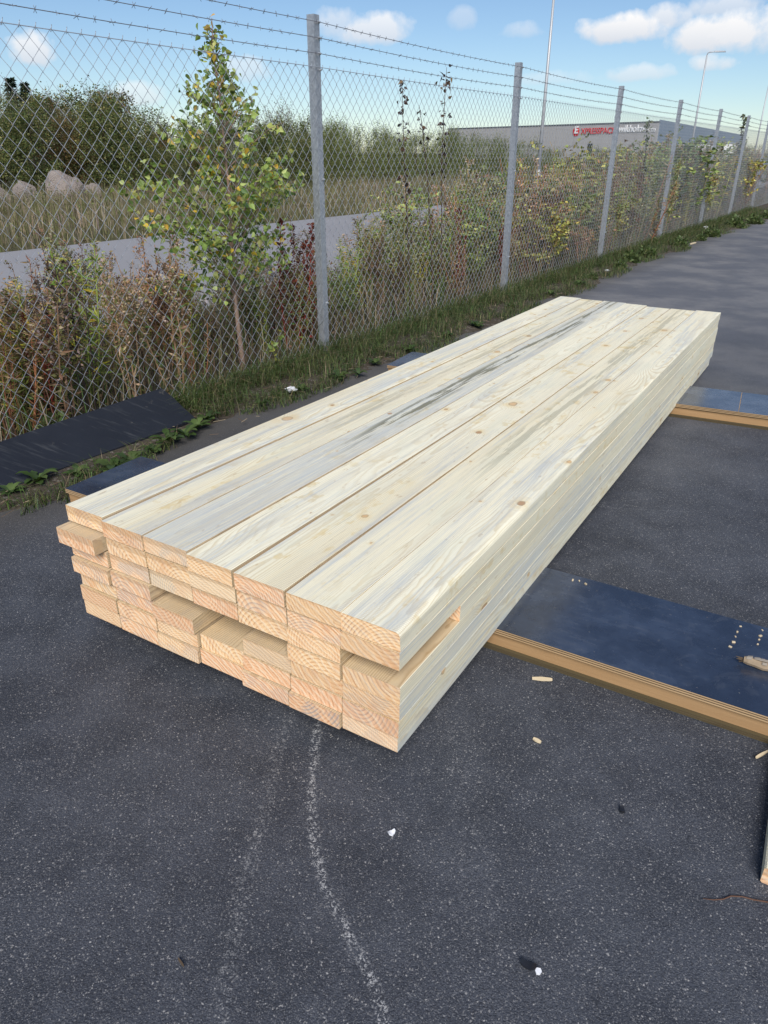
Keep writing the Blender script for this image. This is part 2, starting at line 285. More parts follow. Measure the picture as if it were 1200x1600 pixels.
def asphalt_mat():
    t = NT('asphalt'); ob = t.obj(); x, y, z = t.xyz(ob)
    wv_ = t.n('ShaderNodeTexNoise'); wv_.inputs['Scale'].default_value = 160; t.t.links.new(ob, wv_.inputs['Vector']); ws_ = t.n('ShaderNodeVectorMath', operation='SCALE'); t.t.links.new(wv_.outputs['Color'], ws_.inputs[0]); ws_.inputs['Scale'].default_value = .006; wa_ = t.n('ShaderNodeVectorMath', operation='ADD'); t.t.links.new(ob, wa_.inputs[0]); t.t.links.new(ws_.outputs[0], wa_.inputs[1]); ow = wa_.outputs[0]
    v1 = t.vor(ow, 240); a1, b1, c1 = t.xyz(v1.outputs['Color']); v2 = t.vor(ow, 400); a2, b2, c2 = t.xyz(v2.outputs['Color'])
    lo = t.noise(ob, .9, 5); mid = t.noise(ob, 5, 5, .6); fine = t.noise(ob, 60, 4)
    base = t.mix(t.ramp(mid, .3, .7), (.032, .0365, .048), (.060, .067, .084))
    base = t.mix(t.math('MULTIPLY', t.ramp(lo, .4, .7), .3), base, (.088, .096, .114))
    sp1 = t.math('MULTIPLY', t.math('GREATER_THAN', a1, t.math('SUBTRACT', .86, t.math('MULTIPLY', t.ramp(lo, .35, .7), .12))), t.math('SUBTRACT', 1.0, t.ramp(v1.outputs['Distance'], .35, .6)))
    sp2 = t.math('MULTIPLY', t.math('GREATER_THAN', a2, .38), t.math('SUBTRACT', 1.0, t.ramp(v2.outputs['Distance'], .3, .6)))
    base = t.mix(t.math('MULTIPLY', sp2, t.math('ADD', .12, t.math('MULTIPLY', t.math('MULTIPLY', b2, b2), .8))), base, (.20, .20, .205))
    base = t.mix(t.math('MULTIPLY', sp1, t.math('ADD', .05, t.math('MULTIPLY', t.math('MULTIPLY', b1, b1), .72))), base, t.mix(c1, (.26, .255, .25), (.50, .48, .46)))
    base = t.mix(t.math('MULTIPLY', t.ramp(c2, .6, 1.0), .55), base, (.010, .011, .014))
    st_ = t.noise(ob, 2.2, 7, .7); base = t.mix(t.math('MULTIPLY', t.ramp(st_, .54, .66), .15), base, (.024, .026, .032))
    # two worn scrape lines, curving towards the viewer's feet
    def scrape(pts, w, amt):
        fc = t.n('ShaderNodeFloatCurve'); cu = fc.mapping.curves[0]; ys = [p[1] for p in pts]; y0, y1 = min(ys), max(ys)
        P = sorted([((p[1] - y0) / (y1 - y0), .5 + p[0] * .5) for p in pts]); cu.points[0].location = P[0]; cu.points[1].location = P[-1]
        for q in P[1:-1]: cu.points.new(*q)
        fc.mapping.update(); fc.inputs['Factor'].default_value = 1
        t.put(fc.inputs['Value'], t.math('DIVIDE', t.math('SUBTRACT', y, y0), y1 - y0, clamp=True))
        xc = t.math('MULTIPLY', t.math('SUBTRACT', fc.outputs[0], .5), 2.0)
        d = t.math('ABSOLUTE', t.math('ADD', t.math('SUBTRACT', x, xc), t.math('MULTIPLY', t.math('SUBTRACT', fine, .5), .02)))
        m = t.math('SUBTRACT', 1.0, t.ramp(d, w * .2, w)); k = t.math('MULTIPLY', t.math('MULTIPLY', t.ramp(t.math('ADD', t.math('MULTIPLY', a1, .6), t.math('MULTIPLY', a2, .4)), .5, .72), t.ramp(fine, .35, .6)), amt)
        inside = t.math('MULTIPLY', t.math('GREATER_THAN', y, y0), t.math('LESS_THAN', y, y1))
        return t.math('MULTIPLY', t.math('MULTIPLY', m, k), inside)
    g = lambda L: [tuple(ground(*q)[:2]) for q in L]
    s1 = scrape(g([(497, 1120), (491, 1200), (489, 1290), (508, 1380), (545, 1460), (585, 1540), (606, 1640)]), .020, .95)
    s2 = scrape(g([(452, 1120), (430, 1190), (412, 1270), (385, 1370), (362, 1480), (345, 1600)]), .03, .30)
    s3 = scrape(g([(690, 1090), (715, 1160), (735, 1260), (745, 1380), (760, 1500)]), .08, .12)
    s4 = scrape(g([(1010, 780), (1060, 790), (1085, 800)]), .05, .3)
    for s_ in (s1, s2, s3, s4): base = t.mix(s_, base, (.42, .42, .42))
    # dust and washed-in soil patches, then grazing sky reflection painted in, farther up the yard
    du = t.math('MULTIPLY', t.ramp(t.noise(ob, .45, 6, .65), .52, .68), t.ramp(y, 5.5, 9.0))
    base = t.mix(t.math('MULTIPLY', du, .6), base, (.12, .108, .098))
    base = t.mix(t.math('MULTIPLY', t.ramp(t.math('ADD', y, t.math('MULTIPLY', lo, 5.0)), 5.0, 11.0), .85), base, t.mix(t.ramp(t.noise(ob, 1.3, 6, .65), .4, .65), (.125, .13, .145), (.21, .207, .207)))  # paler with distance: grazing-angle sky sheen put into the base colour
    ed = t.math('SUBTRACT', t.math('ADD', t.math('MULTIPLY', t.math('SUBTRACT', x, FO.x), FN.x), t.math('MULTIPLY', t.math('SUBTRACT', y, FO.y), FN.y)), t.math('MULTIPLY', mid, .5))
    base = t.mix(t.math('MULTIPLY', t.math('SUBTRACT', 1.0, t.ramp(ed, .2, .75)), .7), base, t.mix(fine, (.05, .044, .036), (.11, .10, .088)))
    hgt = t.math('ADD', t.math('MULTIPLY', t.math('SUBTRACT', 1.0, v1.outputs['Distance']), .8), t.math('MULTIPLY', t.math('SUBTRACT', 1.0, v2.outputs['Distance']), .4))
    t.bump(hgt, .55, .004)
    return t.set(base, t.math('ADD', .62, t.math('MULTIPLY', fine, .3)), 0, .35)
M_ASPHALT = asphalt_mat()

def soil_mat():
    t = NT('soil'); ob = t.obj(); a = t.noise(ob, 3, 6, .65); b = t.noise(ob, 40, 5, .7); v = t.vor(ob, 60); r, g, bb = t.xyz(v.outputs['Color'])
    base = t.mix(b, (.045, .037, .029), (.12, .098, .075)); base = t.mix(t.math('MULTIPLY', t.ramp(a, .5, .65), .6), base, (.035, .042, .016))
    base = t.mix(t.math('MULTIPLY', t.math('GREATER_THAN', r, .88), .7), base, (.20, .18, .16))
    t.bump(b, .8, .03); return t.set(base, .95, 0, .2)
def grassland_mat():
    t = NT('grassland'); ob = t.obj(); a = t.noise(ob, .35, 6, .65); b = t.noise(ob, 14, 5, .7)
    base = t.mix(b, (.05, .055, .022), (.13, .115, .06)); base = t.mix(t.math('MULTIPLY', t.ramp(a, .45, .65), .7), base, (.15, .12, .075)); t.bump(b, .8, .05)
    return t.set(base, .95, 0, .2)
def gravel_mat():
    t = NT('gravel'); ob = t.obj(); v = t.vor(ob, 22); r, g, b = t.xyz(v.outputs['Color']); w = t.vor(ob, 55); r2, g2, b2 = t.xyz(w.outputs['Color'])
    base = t.mix(r, (.10, .095, .09), (.34, .33, .32)); base = t.mix(t.math('MULTIPLY', r2, .5), base, (.22, .20, .18))
    t.bump(t.math('SUBTRACT', 1.0, v.outputs['Distance']), 1, .03); return t.set(base, .9, 0, .3)
def road_mat():
    t = NT('old_road_asphalt'); ob = t.obj(); a = t.noise(ob, .5, 6, .6); b = t.noise(ob, 90, 3)
    base = t.mix(a, (.26, .255, .262), (.33, .322, .328)); base = t.mix(t.math('MULTIPLY', b, .3), base, (.16, .16, .165)); t.bump(b, .3, .004)
    return t.set(base, .8, 0, .3)
M_SOIL, M_GRASSLAND, M_GRAVEL, M_ROAD = soil_mat(), grassland_mat(), gravel_mat(), road_mat()

def galv_mat():
    t = NT('galvanised_steel'); ob = t.obj(); v = t.vor(ob, 70); r, g, b = t.xyz(v.outputs['Color']); n = t.noise(t.vmul(ob, (8, 8, 1.2)), 3, 5)
    base = t.mix(r, (.34, .36, .39), (.45, .475, .50)); base = t.mix(t.math('MULTIPLY', t.ramp(n, .5, .7), .5), base, (.30, .31, .32))
    return t.set(base, t.math('ADD', .42, t.math('MULTIPLY', n, .25)), .55, .5)
M_GALV = galv_mat()
M_WIRE = plain('galvanised_wire', (.41, .435, .48), .5, .35, .15, 5)
M_BARB = plain('weathered_wire', (.22, .22, .24), .5, .5, .2, 5)
M_STEELPOLE = plain('lamp_pole_steel', (.45, .46, .47), .5, .3, .1, 2)

def film_mat(name='film_faced_plywood', k=(1.8, 2.15, 2.6)):
    t = NT(name); ob = t.obj(); a = t.noise(ob, 5, 6, .65); b = t.noise(t.vmul(ob, (4, 40, 40)), 2, 4, .6); c = t.noise(ob, 30, 5, .7)
    base = t.mix(t.ramp(a, .35, .7), tuple(q * w for q, w in zip((.012, .014, .020), k)), tuple(q * w for q, w in zip((.022, .026, .036), k))); dust = t.math('MULTIPLY', t.ramp(t.math('ADD', t.math('MULTIPLY', a, .5), t.math('MULTIPLY', b, .5)), .52, .68), .18)
    base = t.mix(dust, base, (.16, .17, .19))
    base = t.mix(t.math('MULTIPLY', t.ramp(c, .70, .74), .6), base, (.26, .21, .15))
    sw = t.n('ShaderNodeTexNoise'); sw.inputs['Scale'].default_value = 6; sw.inputs['Detail'].default_value = 8; sw.inputs['Roughness'].default_value = .72; sw.inputs['Distortion'].default_value = 2.2; t.t.links.new(ob, sw.inputs['Vector']); base = t.mix(t.math('MULTIPLY', t.ramp(sw.outputs[0], .53, .66), .14), base, (.13, .145, .17))
    base = t.mix(t.math('MULTIPLY', t.math('GREATER_THAN', t.noise(ob, 130, 2), .74), .7), base, (.30, .28, .25))
    t.bump(t.math('ADD', a, t.math('MULTIPLY', c, .25)), .12, .006)
    return t.set(base, t.math('ADD', .16, t.math('MULTIPLY', a, .2)), 0, .9)
M_FILM = film_mat(); M_FILMWORN = film_mat('worn_grey_film', (4.6, 4.6, 4.4))
def film_old_mat():
    t = NT('dusty_black_sheet'); ob = t.obj(); a = t.noise(ob, 4, 6, .65); b = t.noise(t.vmul(ob, (3, 22, 1)), 2, 4, .6)
    base = t.mix(a, (.010, .012, .018), (.020, .024, .034))
    base = t.mix(t.math('MULTIPLY', t.ramp(b, .54, .72), .35), base, (.09, .095, .10)); base = t.mix(t.math('MULTIPLY', t.ramp(t.noise(ob, 9, 5, .7), .64, .70), .5), base, (.16, .15, .13))
    t.bump(a, .15, .01); return t.set(base, .5, 0, .4)
M_FILMOLD = film_old_mat()
def timber_mat(name, a, b):
    t = NT(name); ob = t.obj(); f = t.noise(t.vmul(ob, (3, 60, 60)), 1.0, 5, .6); g = t.noise(t.vmul(ob, (1, 8, 8)), 2, 4)
    base = t.mix(f, a, b); base = t.mix(t.math('MULTIPLY', t.ramp(g, .5, .7), .45), base, tuple(x * .55 for x in a)); t.bump(f, .3, .003); return t.set(base, .75, 0, .3)
M_CORE = timber_mat('skid_timber', (.31, .18, .08), (.45, .285, .145))
M_PLYEDGE = timber_mat('plywood_edge', (.38, .25, .13), (.54, .38, .22))
M_PLYDARK = timber_mat('plywood_glue_line', (.07, .045, .025), (.12, .08, .045))
M_PLYWET = timber_mat('damp_plywood_edge', (.05, .045, .025), (.13, .10, .05))
M_BARK = timber_mat('birch_bark_stick', (.26, .19, .12), (.46, .36, .25))
M_DARKBARK = timber_mat('dark_bark', (.05, .035, .022), (.12, .085, .055))
M_TRUNK = timber_mat('sapling_bark', (.17, .105, .075), (.34, .25, .19))
M_CHIP = timber_mat('wood_chip', (.55, .44, .27), (.72, .60, .42))
M_PAPER = plain('white_litter', (.74, .75, .78), .6)
M_RUST = plain('rusty_wire', (.10, .05, .03), .8)
M_BLACKPL = plain('black_plastic', (.015, .016, .02), .4)

def leaf_mat(name, trans=.35, rough=.5):
    t = NT(name); at = t.n('ShaderNodeVertexColor', layer_name='Col'); c = at.outputs['Color']
    t.set(c, rough, 0, .35); tr = t.n('ShaderNodeBsdfTranslucent'); t.put(tr.inputs['Color'], t.mix(.5, c, (.5, .5, .1), 'SOFT_LIGHT'))
    ms = t.n('ShaderNodeMixShader'); ms.inputs[0].default_value = trans; t.t.links.new(t.p.outputs[0], ms.inputs[1]); t.t.links.new(tr.outputs[0], ms.inputs[2]); t.t.links.new(ms.outputs[0], t.out.inputs['Surface'])
    return t.mat
M_LEAF = leaf_mat('leaves'); M_WEED = leaf_mat('weed_leaves', .25, .7); M_GRASS = leaf_mat('grass_blades', .25, .6)

# ================================================================ SETTING
def quad_strip(s0, s1, n0, n1, z, step=None):
    g = Geo(); p = [fp(s0, n0, z), fp(s1, n0, z), fp(s1, n1, z), fp(s0, n1, z)]; g.add([tuple(q) for q in p], [(3, 2, 1, 0)]); return g
g = Geo(); g.add([(-1500, -1500, -.06), (1500, -1500, -.06), (1500, 1500, -.06), (-1500, 1500, -.06)], [(0, 1, 2, 3)])
tag(g.build('terrain', M_GRASSLAND), kind='structure')
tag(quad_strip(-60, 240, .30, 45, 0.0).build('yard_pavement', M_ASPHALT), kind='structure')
tag(quad_strip(-60, 260, -8.6, -2.75, -.01).build('road', M_ROAD), kind='structure')
tag(quad_strip(-60, 120, -3.1, -1.7, -.03).build('gravel_shoulder', M_GRAVEL), kind='structure')
EDGE = [(-9, .62), (-3.2, .52), (-2.85, .6), (-1.85, .5), (-.96, .53), (0, .6), (.73, .66), (3.4, .65), (5, .7), (6, .62), (7.1, .55), (9, .75), (10.8, .5), (13, .8), (16.5, .97), (22, 1.2), (45, 1.6)]
def edge(s): return float(np.interp(s, [e[0] for e in EDGE], [e[1] for e in EDGE]))
def fnoise(a, b, seed=0):
    return sum(math.sin(a * k * 1.7 + seed + i * 2.1) * math.cos(b * k * 2.3 + seed * 1.3 - i) / k ** .8 for i, k in enumerate((1, 2.3, 5.1, 9.7, 17))) / 2.2
SS = np.arange(-9, 40, .11); NN = np.concatenate([np.arange(-2.2, 0, .2), np.arange(0, 2.0, .06)])
V = []; 
for s in SS:
    e = edge(s)
    for n in NN:
        w = e - n + .14 * fnoise(s * 1.5, n * 1.5, 3)
        z = -.03 + .052 * max(0, min(1, w / .35 + .3)) + .012 * fnoise(s * 4, n * 4, 1)
        if w < -.12: z = -.05
        V.append(tuple(fp(s, n, z)))
k = len(NN); g = Geo(); g.add(V, [(i*k+j, i*k+j+1, (i+1)*k+j+1, (i+1)*k+j) for i in range(len(SS)-1) for j in range(k-1)])
tag(g.build('verge', M_SOIL, smooth=True), kind='structure')

# ================================================================ TIMBER STACK
YAW, TILT = 0.5465, -0.0055
SD = Vector((math.sin(YAW) * math.cos(TILT), math.cos(YAW) * math.cos(TILT), math.sin(TILT))); SN = Vector((math.cos(YAW), -math.sin(YAW), 0)); SU = SN.cross(SD)
SO = Vector((0.0397, 1.3856, 0.090)); LEN = 4.636; PW, PH = .1735, .0535; BW, BH = .1700, .0518
# how far each board end sticks out towards the viewer (rows from the top, columns from the fence side), metres
OUT = [[-.002, .0, .0, .0, .0, .0, .0],
       [.036, -.002, -.003, -.002, -.002, -.003, .004],
       [.006, -.004, -.004, -.003, -.004, -.002, -.33],
       [.018, .006, -.42, -.50, -.40, .002, -.003],
       [-.001, -.002, .008, -.55, -.004, -.003, .0],
       [.002, .0, -.003, -.012, -.004, -.002, .003],
       [-.004, -.002, .003, -.008, .002, .010, -.003]]
ENDOUT = [[.02, .0, .02, .0, -.03, -.03, .0], [-.01] * 7, [.0] * 7, [.01] * 7, [-.02] * 7, [.0] * 7, [-.05] * 7]
STAIN = {(0,0):.45,(0,1):.4,(0,2):1.0,(0,3):.2,(0,4):.32,(0,5):.1,(0,6):.3,(2,1):.9,(2,2):.8,(6,5):1.0,(4,1):.7,(3,0):.6,(3,6):.3,(4,6):.6,(5,6):.5}
MOLD = {(0,2): 1.0, (0,1): .35, (0,5): .45}
ORD = ['first', 'second', 'third', 'fourth', 'fifth', 'sixth', 'seventh']
TOPLAB = ['fence-side top board of the pine stack with a smooth pale face',
          'second top board from the fence, pale pine with a faint grey edge',
          'blue-grey stained top board of the stack with long dark mould streaks',
          'clean cream top board of the stack beside the mould-streaked one',
          'fifth top board of the stack from the fence, pale with dark joints either side',
          'sixth top board of the stack from the fence, with yellow knots and saw ripples',
          'outermost top board of the stack away from fence, with rounded bluish edge and red knot']
def cross_section(w, h, ch, big=0.0):
    b = big if big > 0 else ch
    if big > 0: tr = [(-w/2 + b*.15 + b*.0, h/2 - b*.85), (-w/2 + b*.32, h/2 - b*.5), (-w/2 + b*.6, h/2 - b*.2), (-w/2 + b*1.1, h/2)]
    else: tr = [(-w/2, h/2 - ch), (-w/2 + ch*.1, h/2 - ch*.6), (-w/2 + ch*.5, h/2 - ch*.15), (-w/2 + ch, h/2)]
    return [(-w/2 + ch, -h/2), (-w/2, -h/2 + ch)] + tr + [(w/2 - ch, h/2), (w/2, h/2 - ch), (w/2, -h/2 + ch), (w/2 - ch, -h/2)]
boards = []
for r in range(7):
    for c in range(7):
        rg = random.Random(r * 31 + c)
        g = Geo(); x0 = -OUT[r][c] + rg.uniform(-.004, .003); x1 = LEN + ENDOUT[r][c] + rg.uniform(-.012, .012)
        nseg = 15; V = []; k = 10
        b1, b2, tw = rg.uniform(-.0012, .0012), rg.uniform(-.0022, .0022), rg.uniform(-.004, .004)
        ph = rg.uniform(0, 6)
        w = BW + rg.uniform(-.002, .0012) - ({0: .0022, 3: .0018, 4: .0016}.get(c, -.0022) if r == 0 else 0); h = BH + rg.uniform(-.0012, .0)
        if c == 6: h = PH - .001; b2 *= .3; w = BW + .001
        for i in range(nseg + 1):
            u = i / nseg; x = x0 + (x1 - x0) * u; by = b2 * math.sin(u * 3.1 + ph); bz = b1 * math.sin(u * 4 + ph)
            big = 0
            if (r, c) == (0, 6):
                big = .019 * max(0, 1 - abs(u - .10) / .30) + .016 * max(0, 1 - abs(u - .48) / .10); big = big if big > .004 else 0
            fan = ((6 - c) / 6) ** 1.2 * (1 - u) ** 3
            bz += .026 * fan * (6 - r) / 6
            for (y, z) in cross_section(w, h + .0028 * fan, .0013, big):
                V.append((x, y + by, z + bz + tw * y * (u - .5)))
        f = [(i*k+j, (i+1)*k+j, (i+1)*k+(j+1)%k, i*k+(j+1)%k) for i in range(nseg) for j in range(k)]
        g.add(V, f, m=0)
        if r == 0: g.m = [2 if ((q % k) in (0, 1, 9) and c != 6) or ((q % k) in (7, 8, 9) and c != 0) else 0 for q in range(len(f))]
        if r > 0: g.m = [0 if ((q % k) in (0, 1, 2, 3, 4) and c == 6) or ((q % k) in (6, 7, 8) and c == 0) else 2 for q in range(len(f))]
        g.f += [tuple(range(k)), tuple(range(nseg*k, nseg*k+k))[::-1]]; g.m += [1, 1]
        o = g.build('pine_board', [M_WOOD, M_END, M_INNER])
        lat = -(6 - c + .5) * PW + rg.uniform(-.0012, .0012)
        zz = (6 - r + .5) * PH
        if r == 0: lat -= {0: .0015, 3: .0015, 4: .001}.get(c, 0)
        if r == 6: lat -= .004
        if c == 0: lat -= [.0, .004, .0, -.002, .0, .002, .0][r]; zz += [.003, .0, 0, 0, 0, 0, 0][r]
        p = SO + SN * lat + SU * zz
        o.matrix_world = Matrix(((SD.x, -SN.x, SU.x, p.x), (SD.y, -SN.y, SU.y, p.y), (SD.z, -SN.z, SU.z, p.z), (0, 0, 0, 1)))
        o['stain'] = float(STAIN.get((r, c), rg.uniform(0, .25) if rg.random() < .7 else .5)); o['mold'] = float(MOLD.get((r, c), 0.0))
        lab = TOPLAB[c] if r == 0 else f'pine board in the stack, {ORD[c]} column from the fence, {"bottom" if r == 6 else ORD[r]} layer{"" if r == 6 else " from top"}'
        tag(o, lab, 'board', 'boards of the timber stack'); boards.append(o)

# ================================================================ SKIDS
def skid(a, b, width, label, h=.0905, joint=None, film=None):
    """a: near corner by the fence, b: a point along the near edge (world xy); width towards the far side."""
    d = (b - a); L = d.length; d.normalize(); nrm = Vector((-d.y, d.x, 0))
    e = empty('timber_skid', a, math.atan2(d.y, d.x)); tag(e, label, 'skid', 'plywood-clad skids under the stack')
    t0, tk = .021, .018
    def layered(z0, z1, dark, name):
        n = 5; gg = Geo()
        for i in range(n):
            za, zb = z0 + (z1 - z0) * i / n, z0 + (z1 - z0) * (i + 1) / n; ins = .0 if i % 2 == 0 else .0012
            gg.box((ins, ins, za), (L - ins, width - ins, zb - .0003), m=i % 2)
        return gg.build(name, [M_PLYWET, M_PLYDARK] if dark else [M_PLYEDGE, M_PLYDARK], e)
    layered(0.0005, .017, True, 'bottom_sheet')
    for y0 in (.012, width - .057):
        gg = Geo(); gg.box((.004, y0, .0172), (L - .01, y0 + .045, h - t0 - .0004)); gg.build('joist', M_CORE, e)
    gg = Geo(); gg.box((.004, .0572, .0172), (.049, width - .0572, h - t0 - .0004)); gg.build('end_block', M_CORE, e)
    top = layered(h - t0, h - .0015, False, 'top_sheet')
    cuts = [0] + (joint or []) + [L]
    for i in range(len(cuts) - 1):
        gg = Geo(); gg.box((cuts[i] + (.002 if i else 0), .0, h - .0014), (cuts[i+1] - (.002 if i < len(cuts)-2 else 0), width, h)); gg.build('film_face', film or M_FILM, top)
    return e
SKA = Vector((-1.47, 3.02, 0)); SKB = Vector((1.06, 1.525, 0))
d_ = (SKB - SKA).normalized(); skid(SKA, SKA + d_ * 3.75, .455, 'near black plywood-topped skid with a split stick lying on it', joint=None)
TA = Vector((.02, 5.19, 0)); TB = Vector((2.27, 4.075, 0)); d2 = (TB - TA).normalized()
skid(TA, TA + d2 * 3.6, .44, 'far black plywood-topped skid with a seam, under the receding end', h=.0895, joint=[(Vector((2.13, 4.15, 0)) - TA).length], film=M_FILMWORN)
# staples and torn splinters in the near skid's film
nrm1 = Vector((-d_.y, d_.x, 0))

# ================================================================ BLACK SHEET AT THE FENCE
g = Geo(); n = 14
sa, sb = -5.0, -1.72
V = []; th = .016
for side in (0, 1):
    for i in range(n + 1):
        for j in range(4):
            u, v = i / n, j / 3; s = sa + (sb - sa) * u; nn_ = .315 + (.045 - .315) * v; z = .028 + .135 * v + .008 * math.sin(u * 7 + v) * (.3 + v) - side * th
            s += (random.uniform(-.006, .006) if i == n else 0)
            V.append(tuple(fp(s, nn_ + (.004 * math.sin(u * 23)), z)))
k = 4; o_ = (n + 1) * 4
f = [(i*k+j, (i+1)*k+j, (i+1)*k+j+1, i*k+j+1) for i in range(n) for j in range(3)]
f += [tuple(o_ + q for q in reversed(t)) for t in f]
f += [((i+1)*k, i*k, o_ + i*k, o_ + (i+1)*k) for i in range(n)] + [(i*k+3, (i+1)*k+3, o_ + (i+1)*k+3, o_ + i*k+3) for i in range(n)]
f += [(n*k+j+1, n*k+j, o_+n*k+j, o_+n*k+j+1) for j in range(3)] + [(j, j+1, o_+j+1, o_+j) for j in range(3)]
g.add(V, f); tag(g.build('black_sheet', M_FILMOLD), 'scuffed black film-faced panel tipped up against the fence foot', 'panel')

# ================================================================ FENCE
fence = empty('chain_link_fence', fp(0, 0, 0), math.atan2(FD.y, FD.x)); tag(fence, 'galvanised chain-link fence with three barbed wire strands along the verge', 'fence')
# local frame: x along the fence, y = -FN (away from the yard), z up
NB0, NB1 = -2, 11
PW_ = .06
g = Geo()
t_ = .0045
for lo, hi in [((-PW_/2, 0, -.3), (PW_/2, t_, POST_H)), ((-PW_/2, t_, -.3), (-PW_/2 + t_, PW_, POST_H)), ((PW_/2 - t_, t_, -.3), (PW_/2, PW_, POST_H)), ((-PW_/2 + t_, PW_ - t_, -.3), (PW_/2 - t_, PW_, POST_H))]:
    g.box(lo, hi)
post_me = g.mesh('post'); post_me.materials.append(M_GALV)
g = Geo(); g.tube([(0, -.012, 0), (0, .002, 0)], .0085, 6); g.tube([(0, -.02, 0), (0, -.012, 0)], .005, 6); bolt_me = g.mesh('bolt'); bolt_me.materials.append(M_GALV)
BZ = (2.08, 2.17, 2.26)
for i in range(NB0, NB1 + 1):
    p = bpy.data.objects.new('post', post_me); col.objects.link(p); p.parent = fence; p.location = (i * SPAN, 0, 0)
    p.rotation_euler = (random.uniform(-.006, .006), random.uniform(-.004, .004), 0)
    if i <= 4:
        for z in (*BZ, 1.985, 1.30, .42):
            b = bpy.data.objects.new('bolt', bolt_me); col.objects.link(b); b.parent = p; b.location = (.016, 0, z)
A, B = .0405, .0455
def mesh_panel(L):
    g = Geo(); rows = int((2.0 - .03) / B); nw = int(L / A)
    z0 = 2.0 - rows * B
    a = L / nw; P = []
    kk = np.arange(nw); 
    X = np.zeros((nw, rows + 1)); 
    for j in range(rows + 1): X[:, j] = np.where((j + kk) % 2 == 0, kk * a, (kk + 1) * a)
    Z = np.repeat((z0 + np.arange(rows + 1) * B)[None], nw, 0); Y = np.where((np.arange(rows + 1)[None] + kk[:, None]) % 2 == 0, .0016, -.0016) + np.zeros_like(X)
    X = X + R.normal(0, .0012, X.shape); Z = Z + R.normal(0, .0012, Z.shape)
    Y = Y + .012 * np.sin(X * 2.1) * np.sin(Z * 1.57)
    P = np.stack([X, Y, Z], -1); r = .00185
    off = np.array([[math.cos(t) * r, math.sin(t) * r, 0] for t in (0.5, 2.6, 4.7)])
    Vv = (P[:, :, None, :] + off[None, None]).reshape(nw, -1, 3)   # per wire: rows+1 rings of 3
    tm = []
    for j in range(rows):
        for q in range(3): tm.append((j*3+q, j*3+(q+1)%3, (j+1)*3+(q+1)%3, (j+1)*3+q))
    g.bulk(Vv, tm, np.ones((nw, 3)))
    # knuckled tips over the top wire
    for q in range(nw // 2):
        x = (q * 2 + (1 if rows % 2 else 0) ) * a
        g.tube([(x - .006, -.002, 1.985), (x, -.004, 2.006), (x + .005, -.002, 2.016)], .0021, 3)
    return g.mesh('wire_mesh', True)
pm = [mesh_panel(SPAN) for _ in range(2)]
for m in pm: m.materials.append(M_WIRE)
for i in range(NB0, NB1):
    p = bpy.data.objects.new('wire_mesh', pm[i % 2]); col.objects.link(p); p.parent = fence; p.location = (i * SPAN, -.0065, 0)
XS = [NB0 * SPAN + q * SPAN / 6 for q in range((NB1 - NB0) * 6 + 1)]
def sag(x): u = (x / SPAN) % 1; return 4 * u * (1 - u)
def strand(name, z, y, r, sg, mat, parent=fence, barbs=False):
    g = Geo(); g.tube([(x, y, z - sg * sag(x)) for x in XS], r, 5)
    if barbs:
        x = XS[0]
        while x < XS[-1]:
            zz = z - sg * sag(x)
            for q in range(2):
                an = random.uniform(0, 3.14); dx = random.uniform(.005, .012) * (1 if q else -1); l = .015
                dy, dz = math.cos(an) * l, math.sin(an) * l
                g.tube([(x - dx, y - dy, zz - dz), (x + dx, y + dy, zz + dz)], .0014, 3)
            x += random.uniform(.095, .115)
    return g.build(name, mat, parent, True)
strand('top_wire', 2.0, -.009, .0022, .006, M_WIRE)
for z in BZ: strand('barbed_wire', z, -.012, .0021, .015, M_BARB, barbs=True)

# ================================================================ LAMP POLES, BUILDING, TANK, CAR
def z_at(px, py, x, y):
    d = ray(px, py); t = (x * d.x + y * d.y) / (d.x ** 2 + d.y ** 2); return CAM_H + d.z * t
lamps = []
def lamp(s, nline, H, label, head=True):
    p = fp(s, nline); e = empty('street_lamp', p, math.atan2(FN.y, FN.x)); tag(e, label, 'street lamp', 'street lamps along the road')
    g = Geo(); g.tube([(0, 0, -.05), (0, 0, .9)], .085, 10); g.build('base_sleeve', M_STEELPOLE, e, True)
    g = Geo(); g.tube([(0, 0, .9), (0, 0, H * .5), (0, 0, H - .06)], [.072, .056, .04], 10); g.tube([(0, 0, H - .1), (.02, 0, H + .02), (.12, 0, H + .07), (.5, 0, H + .08)], .028, 8); g.build('pole', M_STEELPOLE, e, True)
    g = Geo(); g.add([(.42, -.11, H + .05), (1.02, -.13, H + .03), (1.02, .13, H + .03), (.42, .11, H + .05), (.42, -.08, H + .13), (.98, -.08, H + .09), (.98, .08, H + .09), (.42, .08, H + .13)],
                     [(3,2,1,0),(4,5,6,7),(0,1,5,4),(1,2,6,5),(2,3,7,6),(3,0,4,7)]); g.build('lamp_head', M_STEELPOLE, e)
    return e
q = fp(48.2, -8.2); Hl = z_at(1103, 84, q.x, q.y)
lamp(24.3, -8.35, Hl, 'street lamp whose pole rises beside the second post of the fence in view')
lamp(48.2, -8.2, Hl, 'street lamp with flat head, in front of the blue end wall of the hall')
lamp(72.5, -8.2, Hl, 'street lamp beyond the hall, near the round pale tank')

